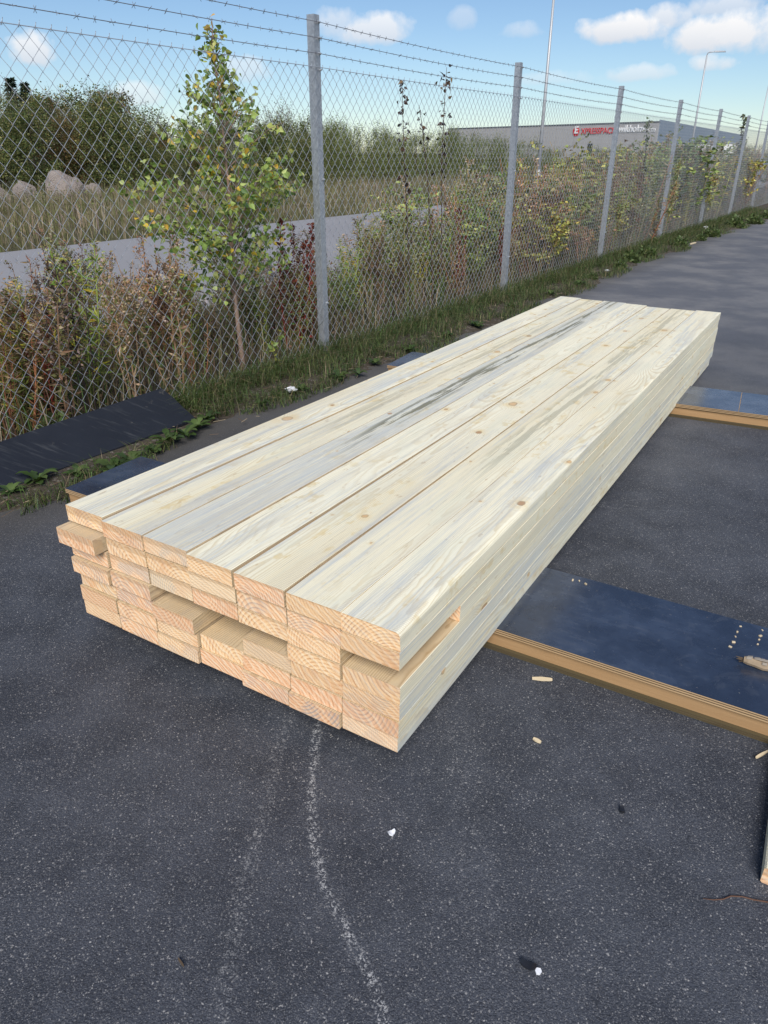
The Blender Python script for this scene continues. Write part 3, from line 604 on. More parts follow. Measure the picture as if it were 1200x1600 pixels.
def corr_mat(name, c, scale):
    t = NT(name); ob = t.obj(); x, y, z = t.xyz(ob); w = t.n('ShaderNodeTexWave', wave_type='BANDS', bands_direction='X', wave_profile='SAW'); w.inputs['Scale'].default_value = scale; t.t.links.new(ob, w.inputs['Vector'])
    n = t.noise(ob, .3, 4); base = t.mix(n, tuple(q * .9 for q in c), c); t.bump(w.outputs['Fac'], .6, .06); return t.set(base, .55, 0, .4)
M_FACADE, M_FACADE2 = corr_mat('grey_cladding', (.40, .385, .375), 1.2), corr_mat('blue_grey_cladding', (.20, .255, .33), 1.2)
M_ROOFTRIM = plain('roof_trim', (.10, .11, .12), .6); M_GLASS = plain('dark_window', (.02, .025, .03), .15)
M_SIGNRED = plain('sign_red', (.62, .03, .03), .5, 0, .05); M_SIGNWHITE = plain('sign_white', (.85, .85, .85), .5, 0, .03)
DB = 150.0
C0 = Vector((0, 0, CAM_H)) + ray(1031, 189) * DB; ZT = C0.z
def at_z(px, py, z): d = ray(px, py); return Vector((0, 0, CAM_H)) + d * ((z - CAM_H) / d.z)
L0 = at_z(700, 200.5, ZT); R0 = at_z(1166, 213, ZT)
C0.z = L0.z = R0.z = 0
hall = empty('warehouse', C0); tag(hall, 'long grey industrial hall with a blue-grey end wall', 'building')
wf = (L0 - C0).normalized(); wlen = (L0 - C0).length; wr = (R0 - C0).normalized(); rlen = (R0 - C0).length
out = Vector((wf.y, -wf.x, 0)); out = out if out.dot(C0) < 0 else -out
def wall_frame(e, dirv): e.rotation_euler = (0, 0, math.atan2(dirv.y, dirv.x))
npan = 12
for i in range(npan):
    g = Geo(); a, b = wlen * i / npan + .03, wlen * (i + 1) / npan - .03
    sgn = 1
    g.box((a, -.1, -.1), (b, .1, ZT - .25)); o = g.build('wall_panel', M_FACADE, hall); wall_frame(o, wf)
for i in range(12):
    g = Geo(); a, b = rlen * i / 12 + .03, rlen * (i + 1) / 12 - .03
    g.box((a + (.15 if i == 0 else 0), -.1, -.1), (b, .1, ZT + .25)); o = g.build('end_wall_panel', M_FACADE2, hall); wall_frame(o, wr)
g = Geo()
B0 = Vector((0, 0, 0)); L1 = L0 - C0; R1 = R0 - C0; Q1 = L1 + R1
inn = (L1.normalized() + R1.normalized()) * .3
P4 = [B0 + inn, L1 + R1.normalized() * .3, Q1, R1 + L1.normalized() * .3]
g.add([(p.x, p.y, ZT - .5) for p in P4] + [(p.x, p.y, -.1) for p in P4], [(0,1,2,3),(3,2,1,0),(1,2,6,5),(2,3,7,6),(0,1,5,4),(0,3,7,4)]); g.build('roof', M_ROOFTRIM, hall)
g = Geo(); g.box((-.1, -.18, ZT - .25), (wlen, .18, ZT)); o = g.build('roof_edge', M_ROOFTRIM, hall); wall_frame(o, wf)
def wall_x(px, py):
    d = ray(px, py); o = Vector((0, 0, CAM_H)) - C0; nrm = out; t = -o.dot(nrm) / d.dot(nrm); q = o + d * t; return q.dot(wf), q.z
ysgn = 1 if Vector((-wf.y, wf.x, 0)).dot(out) > 0 else -1
wx, wz = wall_x(922, 232); g = Geo(); g.box((wx - .7, ysgn * .1, wz - 3), (wx + .7, ysgn * .16, wz + 1)); o = g.build('window', M_GLASS, hall); wall_frame(o, wf)
def lettering(text, px0, px1, py, name, mat, parent, italic=0.0, bold=0.0):
    x0, z0 = wall_x(px0, py); x1, _ = wall_x(px1, py)
    cu = bpy.data.curves.new(name, 'FONT'); cu.body = text; cu.extrude = .05; cu.shear = italic; cu.offset = bold; cu.size = 1
    ob = bpy.data.objects.new('tmp', cu); col.objects.link(ob); bpy.context.view_layer.update()
    me = bpy.data.meshes.new_from_object(ob.evaluated_get(bpy.context.evaluated_depsgraph_get())); bpy.data.objects.remove(ob)
    co = np.array([v.co[:] for v in me.vertices]); w = co[:, 0].max() - co[:, 0].min(); k = abs(x1 - x0) / w
    me.transform(Matrix.Translation((-co[:, 0].min(), 0, 0))); me.transform(Matrix.Scale(k, 4)); me.transform(Matrix.Rotation(math.pi / 2, 4, 'X'))
    me.materials.append(mat); o = bpy.data.objects.new(name, me); col.objects.link(o); o.parent = parent
    rdir = -wf; o.rotation_euler = (0, 0, math.atan2(rdir.y, rdir.x)); p = wf * x0 + out * .16; o.location = (p.x, p.y, z0)
    return o
s1 = empty('company_sign', C0); tag(s1, 'red wall sign with white letter E in a red disc', 'sign')
lettering('XPRESSPACK', 908, 963, 209.5, 'lettering', M_SIGNRED, s1, 0, .012)
dx, dz = wall_x(901, 205.5); g = Geo(); p = wf * dx + out * .13; q = wf * dx + out * .2; g.tube([(p.x, p.y, dz), (q.x, q.y, dz)], .98, 24); g.build('disc', M_SIGNRED, s1)
oE = lettering('E', 899, 903.8, 208.3, 'letter', M_SIGNWHITE, s1, 0, .03); oE.location += out * .1
s2 = empty('company_sign', C0); tag(s2, 'white lettering sign on the grey hall beside its corner', 'sign')
lettering('wikholm', 967, 1006, 206.5, 'lettering', M_SIGNWHITE, s2, .1, .015)
lettering('form', 1006.5, 1024, 206.5, 'lettering', M_SIGNWHITE, s2, .1, -.004)
# round pale tank
d = ray(1118, 242); p = Vector((0, 0, 0)) + Vector((d.x, d.y, 0)).normalized() * 118
rt_ = 118 * 34 / F_PX; ht = z_at(1118, 224, p.x, p.y)
e = empty('storage_tank', p); tag(e, 'low round pale storage tank standing before the hall end wall', 'tank')
g = Geo(); g.tube([(0, 0, -.1), (0, 0, ht)], rt_, 32); g.build('shell', plain('tank_white', (.62, .62, .60), .5), e, True)
for zq in (.33, .66, .99):
    g = Geo(); g.tube([(rt_ * 1.01 * math.cos(a), rt_ * 1.01 * math.sin(a), ht * zq) for a in np.linspace(0, 2 * math.pi, 33)], .05, 5); g.build('hoop', M_STEELPOLE, e)
# parked blue car
def car(p, rz):
    e = empty('parked_car', p, rz); tag(e, 'light blue parked car beyond the far end of the fence', 'car')
    blue = plain('car_paint', (.12, .30, .58), .25, .1, .05); tyre = plain('tyre', (.02, .02, .02), .8)
    prof = [(-2.05, .35), (-2.08, .62), (-1.95, .84), (-1.25, .93), (-.55, 1.36), (.25, 1.42), (1.1, 1.33), (1.75, .98), (2.02, .88), (2.05, .4)]
    g = Geo(); k = len(prof); V = []
    for y, ins in ((-.82, .9), (-.70, 1), (.70, 1), (.82, .9)):
        for (x, z) in prof: V.append((x, y * (.86 if z > 1 else 1), z * (ins if z > 1 else 1)))
    f = [(i*k+j, i*k+(j+1)%k, (i+1)*k+(j+1)%k, (i+1)*k+j) for i in range(3) for j in range(k)] + [tuple(range(k))[::-1], tuple(range(3*k, 4*k))]
    g.add(V, f); g.build('body', blue, e, False)
    for y in (-.80, .80):
        g = Geo(); sy = -1 if y < 0 else 1; g.add([(-1.0, sy*.80, .95), (1.35, sy*.80, .95), (.95, sy*.73, 1.22), (-.5, sy*.73, 1.24)], [(0,1,2,3) if sy > 0 else (3,2,1,0)]); g.build('side_window', M_GLASS, e)
    for x in (-1.25, 1.25):
        for y in (-.78, .78):
            g = Geo(); g.tube([(x, y - .1, .31), (x, y + .1, .31)], .31, 18); w = g.build('wheel', tyre, e, True)
            g = Geo(); sy = -1 if y < 0 else 1; g.tube([(x, y + sy * .09, .31), (x, y + sy * .108, .31)], .19, 12); g.build('rim', M_STEELPOLE, w)
    return e
car(fp(46, -1.9), math.atan2(FD.y, FD.x) + .9)

# ================================================================ VEGETATION HELPERS
def rand_dirs(N, up=.3):
    d = R.normal(size=(N, 3)); d[:, 2] = d[:, 2] * .6 + up; return d / np.linalg.norm(d, axis=1, keepdims=True)
HEART = np.array([(0, 0, 0), (.34, .12, .03), (.36, .42, .05), (0, 1.0, -.10), (-.36, .42, .05), (-.34, .12, .03), (0, .45, -.05)])
HEART_F = [(0, 1, 2, 6), (6, 2, 3), (6, 3, 4), (0, 6, 4, 5)]
DIA = np.array([(0, 0, 0), (.2, .45, .03), (0, 1, -.06), (-.2, .45, .03)]); DIA_F = [(0, 1, 2), (0, 2, 3)]
def leaves(g, pos, dirs, size, C, shape=HEART, faces=HEART_F, wid=1.0, m=0):
    N = len(pos); t = dirs / np.linalg.norm(dirs, axis=1, keepdims=True)
    a = R.normal(size=(N, 3)); s = np.cross(t, a); s /= np.linalg.norm(s, axis=1, keepdims=True) + 1e-9; u = np.cross(s, t)
    size = np.broadcast_to(np.asarray(size, float), (N,))
    V = pos[:, None] + size[:, None, None] * (shape[None, :, 0, None] * wid * s[:, None] + shape[None, :, 1, None] * t[:, None] + shape[None, :, 2, None] * u[:, None])
    g.bulk(V, faces, C, m)
def palette(N, cols, p=None, jit=.2):
    cols = np.array(cols); i = R.choice(len(cols), N, p=p); return np.clip(cols[i] * (1 + R.normal(0, jit, (N, 1))) * (1 + R.normal(0, .05, (N, 3))), .004, .9)
def blades(g, pos, H, W, lean, C, m=0):
    N = len(pos); a = R.uniform(0, 2 * np.pi, N); d = np.stack([np.cos(a), np.sin(a), np.zeros(N)], 1); s = np.stack([-np.sin(a), np.cos(a), np.zeros(N)], 1)
    H = np.broadcast_to(H, (N,)); W = np.broadcast_to(W, (N,)); l = lean * R.uniform(.2, 1.2, N)
    z = np.array([0, 0, 1.0]); p0 = pos; p1 = pos + d * (l * H * .3)[:, None] + z * (H * .6)[:, None]; p2 = pos + d * (l * H)[:, None] + z * (H * (1 - .35 * np.minimum(l, 1)))[:, None]
    V = np.stack([p0 - s * W[:, None] / 2, p0 + s * W[:, None] / 2, p1 + s * W[:, None] * .35, p1 - s * W[:, None] * .35, p2], 1)
    g.bulk(V, [(0, 1, 2, 3), (3, 2, 4)], C, m)
def fpa(s, n, z):   # arrays
    return np.array(FO)[None] + np.outer(s, FD) + np.outer(n, FN) + np.outer(z, [0, 0, 1.0])
OLIVE, BROWN, TAN, DARK, GREEN, MAUVE, RED, YEL = (.165, .175, .06), (.19, .125, .075), (.38, .30, .20), (.065, .048, .04), (.085, .145, .042), (.33, .265, .235), (.17, .035, .03), (.42, .30, .05)

# ================================================================ BIRCH SAPLING
def bpt(px, py, n): s, z = on_line(px, py, n); return np.array(fp(s, n, z))
sap_pts = [bpt(386, 604, -.10), bpt(378, 555, -.10), bpt(371, 500, -.12), bpt(365, 440, -.15), bpt(362, 380, -.17), bpt(358, 300, -.2), bpt(350, 220, -.2), bpt(342, 140, -.2), bpt(333, 80, -.2), bpt(331, 28, -.2)]
base = Vector(sap_pts[0]); base.z = 0
birch = empty('birch_sapling', base); tag(birch, 'young birch sapling with green and yellow leaves growing through the fence', 'tree')
loc = [Vector(p) - base for p in sap_pts]; loc[0].z = -.03
g = Geo(); g.tube(loc, [.021, .019, .016, .014, .012, .010, .008, .006, .004, .002], 8); g.build('trunk', M_TRUNK, birch, True)
gt = Geo(); gl = Geo()
cum = np.array([[*p] for p in loc])
def trunk_at(u):
    x = u * (len(cum) - 1); i = min(int(x), len(cum) - 2); return cum[i] + (cum[i+1] - cum[i]) * (x - i)
twigs = []
for b in range(112):
    u = .27 + .69 * R.random() ** 1.3; p = trunk_at(u); z = p[2]
    L = float(np.interp(z, [0, .3, .6, 1.0, 1.4, 1.8, 2.15], [.2, .42, .70, .80, .54, .18, .05])) * R.uniform(.55, 1.1)
    a = R.uniform(0, 2 * np.pi); d = np.array([math.cos(a), math.sin(a) * .7, R.uniform(.35, 1.0)])
    d = np.array(FD) * d[0] + np.array(FN) * d[1] * .6 + np.array([0, 0, 1]) * d[2]; d /= np.linalg.norm(d)
    if (p + d * L) @ np.array(FN) > .35: d -= np.array(FN) * .6
    pts = [p, p + d * L * .4 + [0, 0, .0], p + d * L * .75 - [0, 0, .03 * L], p + d * L - [0, 0, .12 * L]]
    gt.tube([tuple(q) for q in pts], [.005, .0035, .0025, .001], 4, cap=False)
    nl = int(1 + 68 * L * R.uniform(.7, 1.2))
    t = R.uniform(.2, 1.05, nl); P = np.array([pts[min(3, int(min(q, .999) * 3))] + (pts[min(3, int(min(q, .999) * 3) + 1)] - pts[min(3, int(min(q, .999) * 3))]) * (min(q, .999) * 3 % 1) for q in t])
    P += R.normal(0, .028, P.shape); twigs.append(P)
P = np.concatenate(twigs); N = len(P)
dr = rand_dirs(N, -.55)
Cb = 1.15 * palette(N, [(.34, .40, .11), (.22, .30, .075), (.44, .48, .17), (.11, .18, .05), (.68, .46, .06), (.56, .38, .11)], [.32, .28, .18, .13, .06, .03], .15)
leaves(gl, P, dr, R.uniform(.028, .052, N), Cb, wid=1.0)
gt.build('twigs', M_TRUNK, birch); gl.build('crown', M_LEAF, birch)

# ---- withered poplar shoots showing above the mesh
def shoot(pxs, label, n=-.25, dens=40, cols=None, withered=True, z_from=.5, lsz=(.035, .06)):
    pts = [bpt(px, py, n) for px, py in pxs]; b = Vector(pts[0]); s0 = (b - FO).dot(FD); b = fp(s0, n, 0)
    e = empty('poplar_shoot', b); tag(e, label, 'sapling', 'shoots standing behind the fence')
    L = [Vector((0, 0, -.02))] + [Vector(p) - b for p in pts]
    g = Geo(); g.tube(L, [.010] + list(np.linspace(.008, .002, len(pts))), 6); g.build('stem', M_DARKBARK, e, True)
    A_ = np.array([[*q] for q in L]); zt = A_[-1, 2]; N = dens
    zz = z_from + (zt - z_from) * R.uniform(0, 1, N) ** .8; P = np.stack([np.interp(zz, A_[:, 2], A_[:, i]) for i in range(3)], 1)
    P += R.normal(0, .03, P.shape) * [1, 1, .6]
    gl = Geo(); C = palette(N, cols or [(.06, .035, .025), (.10, .06, .04), (.20, .14, .07), (.04, .03, .025)], None, .25)
    leaves(gl, P, rand_dirs(N, -.6), R.uniform(*lsz, N), C, wid=.75); gl.build('foliage', M_LEAF, e); return e
shoot([(640, 430), (634, 300), (630, 200), (628, 125)], 'tall shoot with withered dark leaves and a pale tip, poking above the mesh', dens=60, z_from=.95)
shoot([(676, 430), (668, 280), (660, 200), (655, 165)], 'shorter withered shoot between two taller dark-leaved ones', dens=22, z_from=1.45)
shoot([(690, 430), (690, 260), (694, 170), (698, 105)], 'tall withered shoot with a yellow leaf at its tip', dens=60, z_from=1.25)
shoot([(795, 420), (796, 330), (792, 280), (795, 245)], 'leafy shoot with pale yellow leaves beside the second post', dens=30, z_from=.95, cols=[(.42, .42, .10), (.30, .34, .09)])
shoot([(1003, 330), (1006, 270), (1010, 215), (1013, 188)], 'shoot with grey-green leaves hugging a post before the hall', dens=80, z_from=.7, cols=[(.10, .13, .05), (.2, .22, .1)], lsz=(.06, .1))
shoot([(1150, 300), (1158, 230), (1165, 178)], 'tall thin shoot with loose small leaves at the far bays of the fence', dens=120, z_from=.8, cols=[(.08, .10, .05), (.16, .17, .08)], lsz=(.08, .14))

# ================================================================ WEEDS BEHIND THE FENCE
def weed_mesh(kind, seed):
    global R
    R0_ = R; R = np.random.default_rng(seed); g = Geo(); rg = random.Random(seed)
    ns = {'mugwort': 4, 'goldenrod': 4, 'willowherb': 5, 'dock': 3, 'bush': 9, 'dead': 5}[kind]
    for k in range(ns):
        a = rg.uniform(0, 6.28); r0 = rg.uniform(0, .09); ln = rg.uniform(.03, .16); H = rg.uniform(.7, 1.0)
        st = np.array([math.cos(a) * r0, math.sin(a) * r0, 0]); tip = st + np.array([math.cos(a) * ln, math.sin(a) * ln, H])
        if kind == 'bush': tip = st + np.array([math.cos(a) * ln * 2.6, math.sin(a) * ln * 2.6, H])
        mid = (st + tip) / 2 + np.array([rg.uniform(-.03, .03), rg.uniform(-.03, .03), 0]); axis = np.stack([st, mid, tip])
        sc_ = {'mugwort': BROWN, 'goldenrod': OLIVE, 'willowherb': (.22, .10, .06), 'dock': RED, 'bush': (.12, .09, .06), 'dead': DARK}[kind]
        g.tube([tuple(p) for p in axis], [.005, .004, .002], 4, tuple(min(.6, q * 1.7) for q in sc_), cap=False)
        def along(u): return np.stack([np.interp(u, [0, .5, 1], axis[:, i]) for i in range(3)], 1)
        if kind in ('mugwort', 'dead'):
            for b in range(12 if kind == 'mugwort' else 8):
                u = rg.uniform(.4, .97); p = along(np.array([u]))[0]; aa = rg.uniform(0, 6.28); L = (1.05 - u) * .30 + .05; d = np.array([math.cos(aa) * .5, math.sin(aa) * .5, .85]); q = p + d * L
                g.tube([tuple(p), tuple(q)], [.002, .001], 3, sc_, cap=False); N = 26 if kind == 'mugwort' else 14; t = R.uniform(.1, 1.05, N)[:, None]
                P = p + (q - p) * t + R.normal(0, .008, (N, 3)); leaves(g, P, rand_dirs(N, .5), R.uniform(.012, .028, N), palette(N, [MAUVE, BROWN, TAN, OLIVE] if kind == 'mugwort' else [DARK, BROWN, (.07, .05, .04)], None, .25), DIA, DIA_F, 1.3)
            N = 40 if kind == 'mugwort' else 12; P = along(R.uniform(.08, .75, N)); leaves(g, P, rand_dirs(N, .1), R.uniform(.03, .075, N), palette(N, [BROWN, OLIVE, GREEN, TAN], [.25, .38, .2, .17], .25), DIA, DIA_F, .6)
        elif kind == 'goldenrod':
            N = 70; P = along(R.uniform(.12, .95, N)); leaves(g, P, rand_dirs(N, .25), R.uniform(.045, .09, N), palette(N, [(.13, .18, .05), OLIVE, (.25, .26, .075), YEL, BROWN], [.32, .26, .22, .08, .12], .2), DIA, DIA_F, .42)
            N = 90; u = R.uniform(0, 1, N); P = along(.84 + .16 * u) + R.normal(0, 1, (N, 3)) * (.045 * (1 - u[:, None]) + .006); leaves(g, P, rand_dirs(N, .6), R.uniform(.01, .025, N), palette(N, [TAN, MAUVE, OLIVE, BROWN], None, .2), DIA, DIA_F, 1.2)
        elif kind == 'willowherb':
            N = 55; P = along(R.uniform(.15, .98, N)); leaves(g, P, rand_dirs(N, .35), R.uniform(.03, .08, N), palette(N, [(.25, .14, .085), (.30, .21, .11), OLIVE, (.20, .09, .06), TAN], None, .25), DIA, DIA_F, .42)
            N = 45; P = along(R.uniform(.6, 1.0, N)) + R.normal(0, .02, (N, 3)); leaves(g, P, rand_dirs(N, .9), R.uniform(.03, .06, N), palette(N, [TAN, MAUVE, BROWN], None, .2), DIA, DIA_F, .15)
        elif kind == 'dock':
            N = 260; u = R.uniform(.2, 1, N); P = along(u) + R.normal(0, 1, (N, 3)) * (.030 * (1.15 - u[:, None])); leaves(g, P, rand_dirs(N, .3), R.uniform(.012, .032, N), palette(N, [(.17, .03, .028), (.10, .025, .02), (.22, .07, .04), (.14, .07, .05)], None, .25), DIA, DIA_F, 1.6)
        elif kind == 'bush':
            for b in range(7):
                u = rg.uniform(.25, .97); p = along(np.array([u]))[0]; aa = rg.uniform(0, 6.28); L = rg.uniform(.08, .26); d = np.array([math.cos(aa), math.sin(aa), .6]); q = p + d * L
                g.tube([tuple(p), tuple(q)], [.0025, .001], 3, sc_, cap=False); N = 16; t = R.uniform(.1, 1.05, N)[:, None]; P = p + (q - p) * t + R.normal(0, .02, (N, 3))
                leaves(g, P, rand_dirs(N, .0), R.uniform(.025, .05, N), palette(N, [(.18, .205, .085), (.12, .14, .06), (.27, .28, .12), (.34, .30, .12), BROWN], [.35, .28, .2, .07, .1], .2), HEART, HEART_F, .85)
    hue = {'goldenrod': [(1.1, 1.25, .8), (1.5, 1.3, .75), (.8, .95, .7), (1.0, .85, .7)], 'willowherb': [(.82, .80, .72), (1.0, 1.03, .92), (.98, .90, .74), (.62, .64, .62)], 'mugwort': [(1.1, 1.05, 1.0), (.75, .95, .7), (1.2, .9, .75), (.6, .55, .55)], 'bush': [(1.1, 1.2, .9), (.8, .95, .75), (1.4, 1.25, .8), (1.0, .95, 1.0)], 'dead': [(1, 1, 1), (1.5, 1.3, 1.2), (.7, .7, .7), (1, .8, .7)], 'dock': [(.95, .8, .8), (.8, .9, .9), (1.05, .95, .8), (.65, .8, .8)]}[kind][(seed // 7) % 4]
    g.c = [np.clip(c * np.array(hue) * 1.4, .004, .9) for c in g.c]
    R = R0_; m = g.mesh(kind); m.materials.append(M_WEED); return m
KINDS = {'mugwort': ('mugwort_plant', 'brown feathery seeded mugwort plant behind the fence', 'dry mugwort behind the fence'),
         'goldenrod': ('goldenrod_plant', 'upright leafy olive goldenrod with a faded plume behind the fence', 'goldenrod behind the fence'),
         'willowherb': ('willowherb_plant', 'thin brown willowherb stalks with narrow leaves behind the fence', 'willowherb behind the fence'),
         'dock': ('dock_plant', 'dark red seeded dock plant behind the fence', 'red docks behind the fence'),
         'dead': ('dead_stalk_plant', 'blackened dead weed stalks with sparse side twigs behind fence', 'dead stalks behind the fence'),
         'bush': ('sallow_bush', 'bushy sallow with small grey-green leaves behind the fence', 'sallow bushes behind the fence')}
WM = {k: [weed_mesh(k, 50 + 7 * i + j) for i in range(4)] for j, k in enumerate(KINDS)}
LOOK = {'mugwort': ['brown feathery', 'greenish feathery', 'reddish-brown feathery', 'dark withered'], 'goldenrod': ['fresh green leafy', 'yellowing leafy', 'dull green leafy', 'brown-tinged leafy'],
        'willowherb': ['dull brown', 'tan', 'light brown', 'dark brown'], 'dock': ['crimson seeded', 'dark red seeded', 'rusty red seeded', 'maroon seeded'], 'dead': ['black twiggy', 'grey-brown twiggy', 'very dark twiggy', 'brown-black twiggy'],
        'bush': ['grey-green leafy', 'dark green leafy', 'yellow-green leafy', 'greyish leafy']}
def plant(kind, s, n, h, w=1.0):
    nm, lab, grp = KINDS[kind]; v = random.randrange(4); o = bpy.data.objects.new(nm, WM[kind][v]); col.objects.link(o); o.location = fp(s, n, -.02)
    look = LOOK[kind][hue_index(kind, v)]; size = 'knee-high' if h < .6 else 'waist-high' if h < 1.05 else 'chest-high' if h < 1.45 else 'man-high'
    where = 'hard behind the fence mesh' if n > -.7 else 'among the weeds beside the gravel' if n < -1.5 else 'in the weed strip behind the fence'
    tag(o, f'{size} {look} {nm.replace("_plant", "").replace("_", " ")} {where}', 'plant', f'{size} {look} {nm.replace("_", " ")}s {where}')
    k = h / 1.0; o.scale = (k * w * random.uniform(.85, 1.2), k * w * random.uniform(.85, 1.2), k); o.rotation_euler = (random.uniform(-.08, .08), random.uniform(-.08, .08), random.uniform(0, 6.28))
def hue_index(kind, v): return ((50 + 7 * v + list(KINDS).index(kind)) // 7) % 4
def hmax(s): return float(np.interp(s, [-4, -1, 0, 2, 4, 8, 14, 22], [1.0, .98, .90, .98, 1.15, 1.42, 1.65, 1.85]))
rg = random.Random(3)
for i in range(330):
    s = -4 + 26 * rg.random() ** 1.25; n = -rg.uniform(.10, 1.9)
    if s > 6: n = -rg.uniform(.1, 2.4)
    if -1.25 < s < -.6 and n > -.55: n -= .6
    h = hmax(s) * rg.uniform(.55, 1.1)
    if -.9 < s < 1.4 and n < -.8: h *= .75
    wts = {'mugwort': 3.2, 'goldenrod': 2.2, 'willowherb': 1.9, 'dock': .12, 'dead': 1.6, 'bush': .3} if s < 3 else {'mugwort': 3.4, 'goldenrod': 1.6, 'willowherb': 3.2, 'dock': .1, 'dead': 1.0, 'bush': 2.2}
    plant(rg.choices(list(wts), list(wts.values()))[0], s, n, h, 1.1)
for px, n, h in [(455, -.3, 1.22), (470, -.45, 1.05), (446, -.6, .9), (480, -.3, .8), (700, -.5, 1.0), (775, -.4, .9), (40, -.4, .8)]:
    plant('dock', on_line(px, 500, n)[0], n, h, 1.0)
for px in range(-60, 90, 9):
    n = -rg.uniform(.25, 1.6); plant(rg.choice(['mugwort', 'goldenrod', 'willowherb', 'goldenrod', 'mugwort']), on_line(px, 520, n)[0], n, rg.uniform(.7, 1.0), 1.15)
for i in range(14): plant('bush', rg.uniform(9, 30), -rg.uniform(.3, 3), rg.uniform(1.3, 2.0), 1.3)
for i in range(30): plant('mugwort', rg.uniform(14, 45), -rg.uniform(.3, 2.6), rg.uniform(1.3, 1.9), 1.4)
# matted undergrowth
g = Geo(); N = 26000; s = -5 + 30 * R.random(N) ** 1.3; n = -.02 - 2.0 * R.random(N) ** 1.2; P = fpa(s, n, np.full(N, -.02))
blades(g, P, R.uniform(.12, .55, N), R.uniform(.003, .008, N), .6, palette(N, [BROWN, TAN, OLIVE, GREEN, DARK], [.26, .2, .24, .14, .16], .25))
N = 16000; s = -5 + 30 * R.random(N) ** 1.3; n = -.02 - 1.9 * R.random(N); P = fpa(s, n, R.uniform(0, .5, N) ** 1.3)
leaves(g, P, rand_dirs(N, .2), R.uniform(.02, .05, N), palette(N, [BROWN, OLIVE, GREEN, DARK, (.2, .13, .06)], [.28, .28, .2, .14, .1], .25), DIA, DIA_F, 1.0)
tag(g.build('undergrowth', M_WEED), 'matted brown and green undergrowth along the back of the fence', 'undergrowth', kind='stuff')
# verge grass on the yard side
g = Geo(); N = 62000; s = -4 + 24 * R.random(N) ** 1.4; e_ = np.array([edge(q) for q in s]); u = R.random(N) ** 1.5
clump = np.array([fnoise(a * 2.2, b * 3, 5) for a, b in zip(s, u)]); keep = (clump > -.55 + .62 * u) & ~((s < -1.65) & (u < .75)); s, u, e_ = s[keep], u[keep], e_[keep]; N = len(s)
P = fpa(s, u * (e_ + .05), np.full(N, .0)); blades(g, P, R.uniform(.03, .20, N) * (1.25 - .8 * u), R.uniform(.0025, .0065, N), 1.5, palette(N, [(.07, .115, .03), (.11, .14, .045), (.20, .165, .095), (.045, .075, .024)], [.35, .25, .2, .2], .25))
tag(g.build('verge_grass', M_GRASS), 'short tufted grass along the foot of the fence', 'grass', kind='stuff')
# fallen twigs and straw on the verge
g = Geo(); 
for i in range(260):
    s = rg.uniform(-3.2, 6); n = rg.uniform(.15, .62); a = rg.uniform(0, 3.14); l = rg.uniform(.02, .09); p = fp(s, n, .03); d = Vector((math.cos(a), math.sin(a), rg.uniform(-.05, .1))) * l
    g.tube([tuple(p), tuple(p + d)], rg.uniform(.0008, .002), 3, random.choice([TAN, BROWN, (.4, .33, .22)]))
tag(g.build('fallen_straw', M_WEED), 'loose straw and dead twigs scattered on the bare verge', 'debris', kind='stuff')

# leafy weeds rooted on the verge
def rosette(seed, kind='dandelion'):
    global R
    R0_ = R; R = np.random.default_rng(seed); g = Geo(); N = 11
    for i in range(N):
        a = i * 2.4 + R.uniform(-.3, .3); L = R.uniform(.6, 1.0); W = R.uniform(.16, .24); d = np.array([math.cos(a), math.sin(a)]); s = np.array([-d[1], d[0]]); lift = R.uniform(.15, .75)
        c = np.array([(.065, .115, .03), (.10, .15, .045), (.05, .085, .03)][i % 3]) * R.uniform(.8, 1.25); V = []; k = 7
        for j in range(k):
            u = j / (k - 1); w = W * (math.sin(math.pi * min(1, u * .9 + .08)) ** .8) * (1.0 if j % 2 else .62); z = L * lift * math.sin(u * 2.2) * .55
            ctr = d * L * u * (1 - .25 * lift)
            V += [(*(ctr - s * w), z + .03 * L), (*ctr, z), (*(ctr + s * w), z + .03 * L)]
        g.add(V, [(j*3+q, j*3+q+1, (j+1)*3+q+1, (j+1)*3+q) for j in range(k-1) for q in (0, 1)], c)
    R = R0_; m = g.mesh('rosette', True); m.materials.append(M_LEAF); return m
RM = [rosette(90 + i) for i in range(4)]
ros = [(60, 752, .15), (120, 742, .11), (180, 735, .17), (205, 722, .13), (265, 690, .15), (290, 680, .14), (240, 705, .1), (308, 668, .12), (325, 655, .12), (18, 770, .1), (410, 632, .08), (560, 585, .10), (530, 590, .12),
       (470, 610, .1), (585, 568, .1), (640, 548, .12), (745, 510, .14), (800, 480, .12), (860, 460, .12), (905, 445, .14), (700, 525, .1)]
for px, py, sz in ros:
    p = ground(px, py, .02); o = bpy.data.objects.new('leafy_weed', random.choice(RM)); col.objects.link(o); o.location = p; o.scale = (sz * .85, sz * .85, sz * .95); o.rotation_euler = (0, 0, random.uniform(0, 6)); tag(o, 'low leafy rosette weed rooted at the edge of the pavement', 'weed', 'rosette weeds on the verge')
def clump_mesh(seed, cols):
    global R
    R0_ = R; R = np.random.default_rng(seed); g = Geo(); N = 260; d = rand_dirs(N, .5); r = R.random(N) ** .4; P = d * r[:, None] * [.55, .55, .7]; P[:, 2] = np.abs(P[:, 2])
    leaves(g, P, d + R.normal(0, .5, d.shape), R.uniform(.13, .24, N), palette(N, cols, None, .2), HEART, HEART_F, .9)
    for i in range(18): g.tube([(0, 0, 0), tuple(P[i])], .008, 3, OLIVE)
    R = R0_; m = g.mesh('clump'); m.materials.append(M_LEAF); return m
CM = [clump_mesh(70 + i, [(.11, .16, .05), (.15, .19, .07), (.075, .11, .04)]) for i in range(3)]
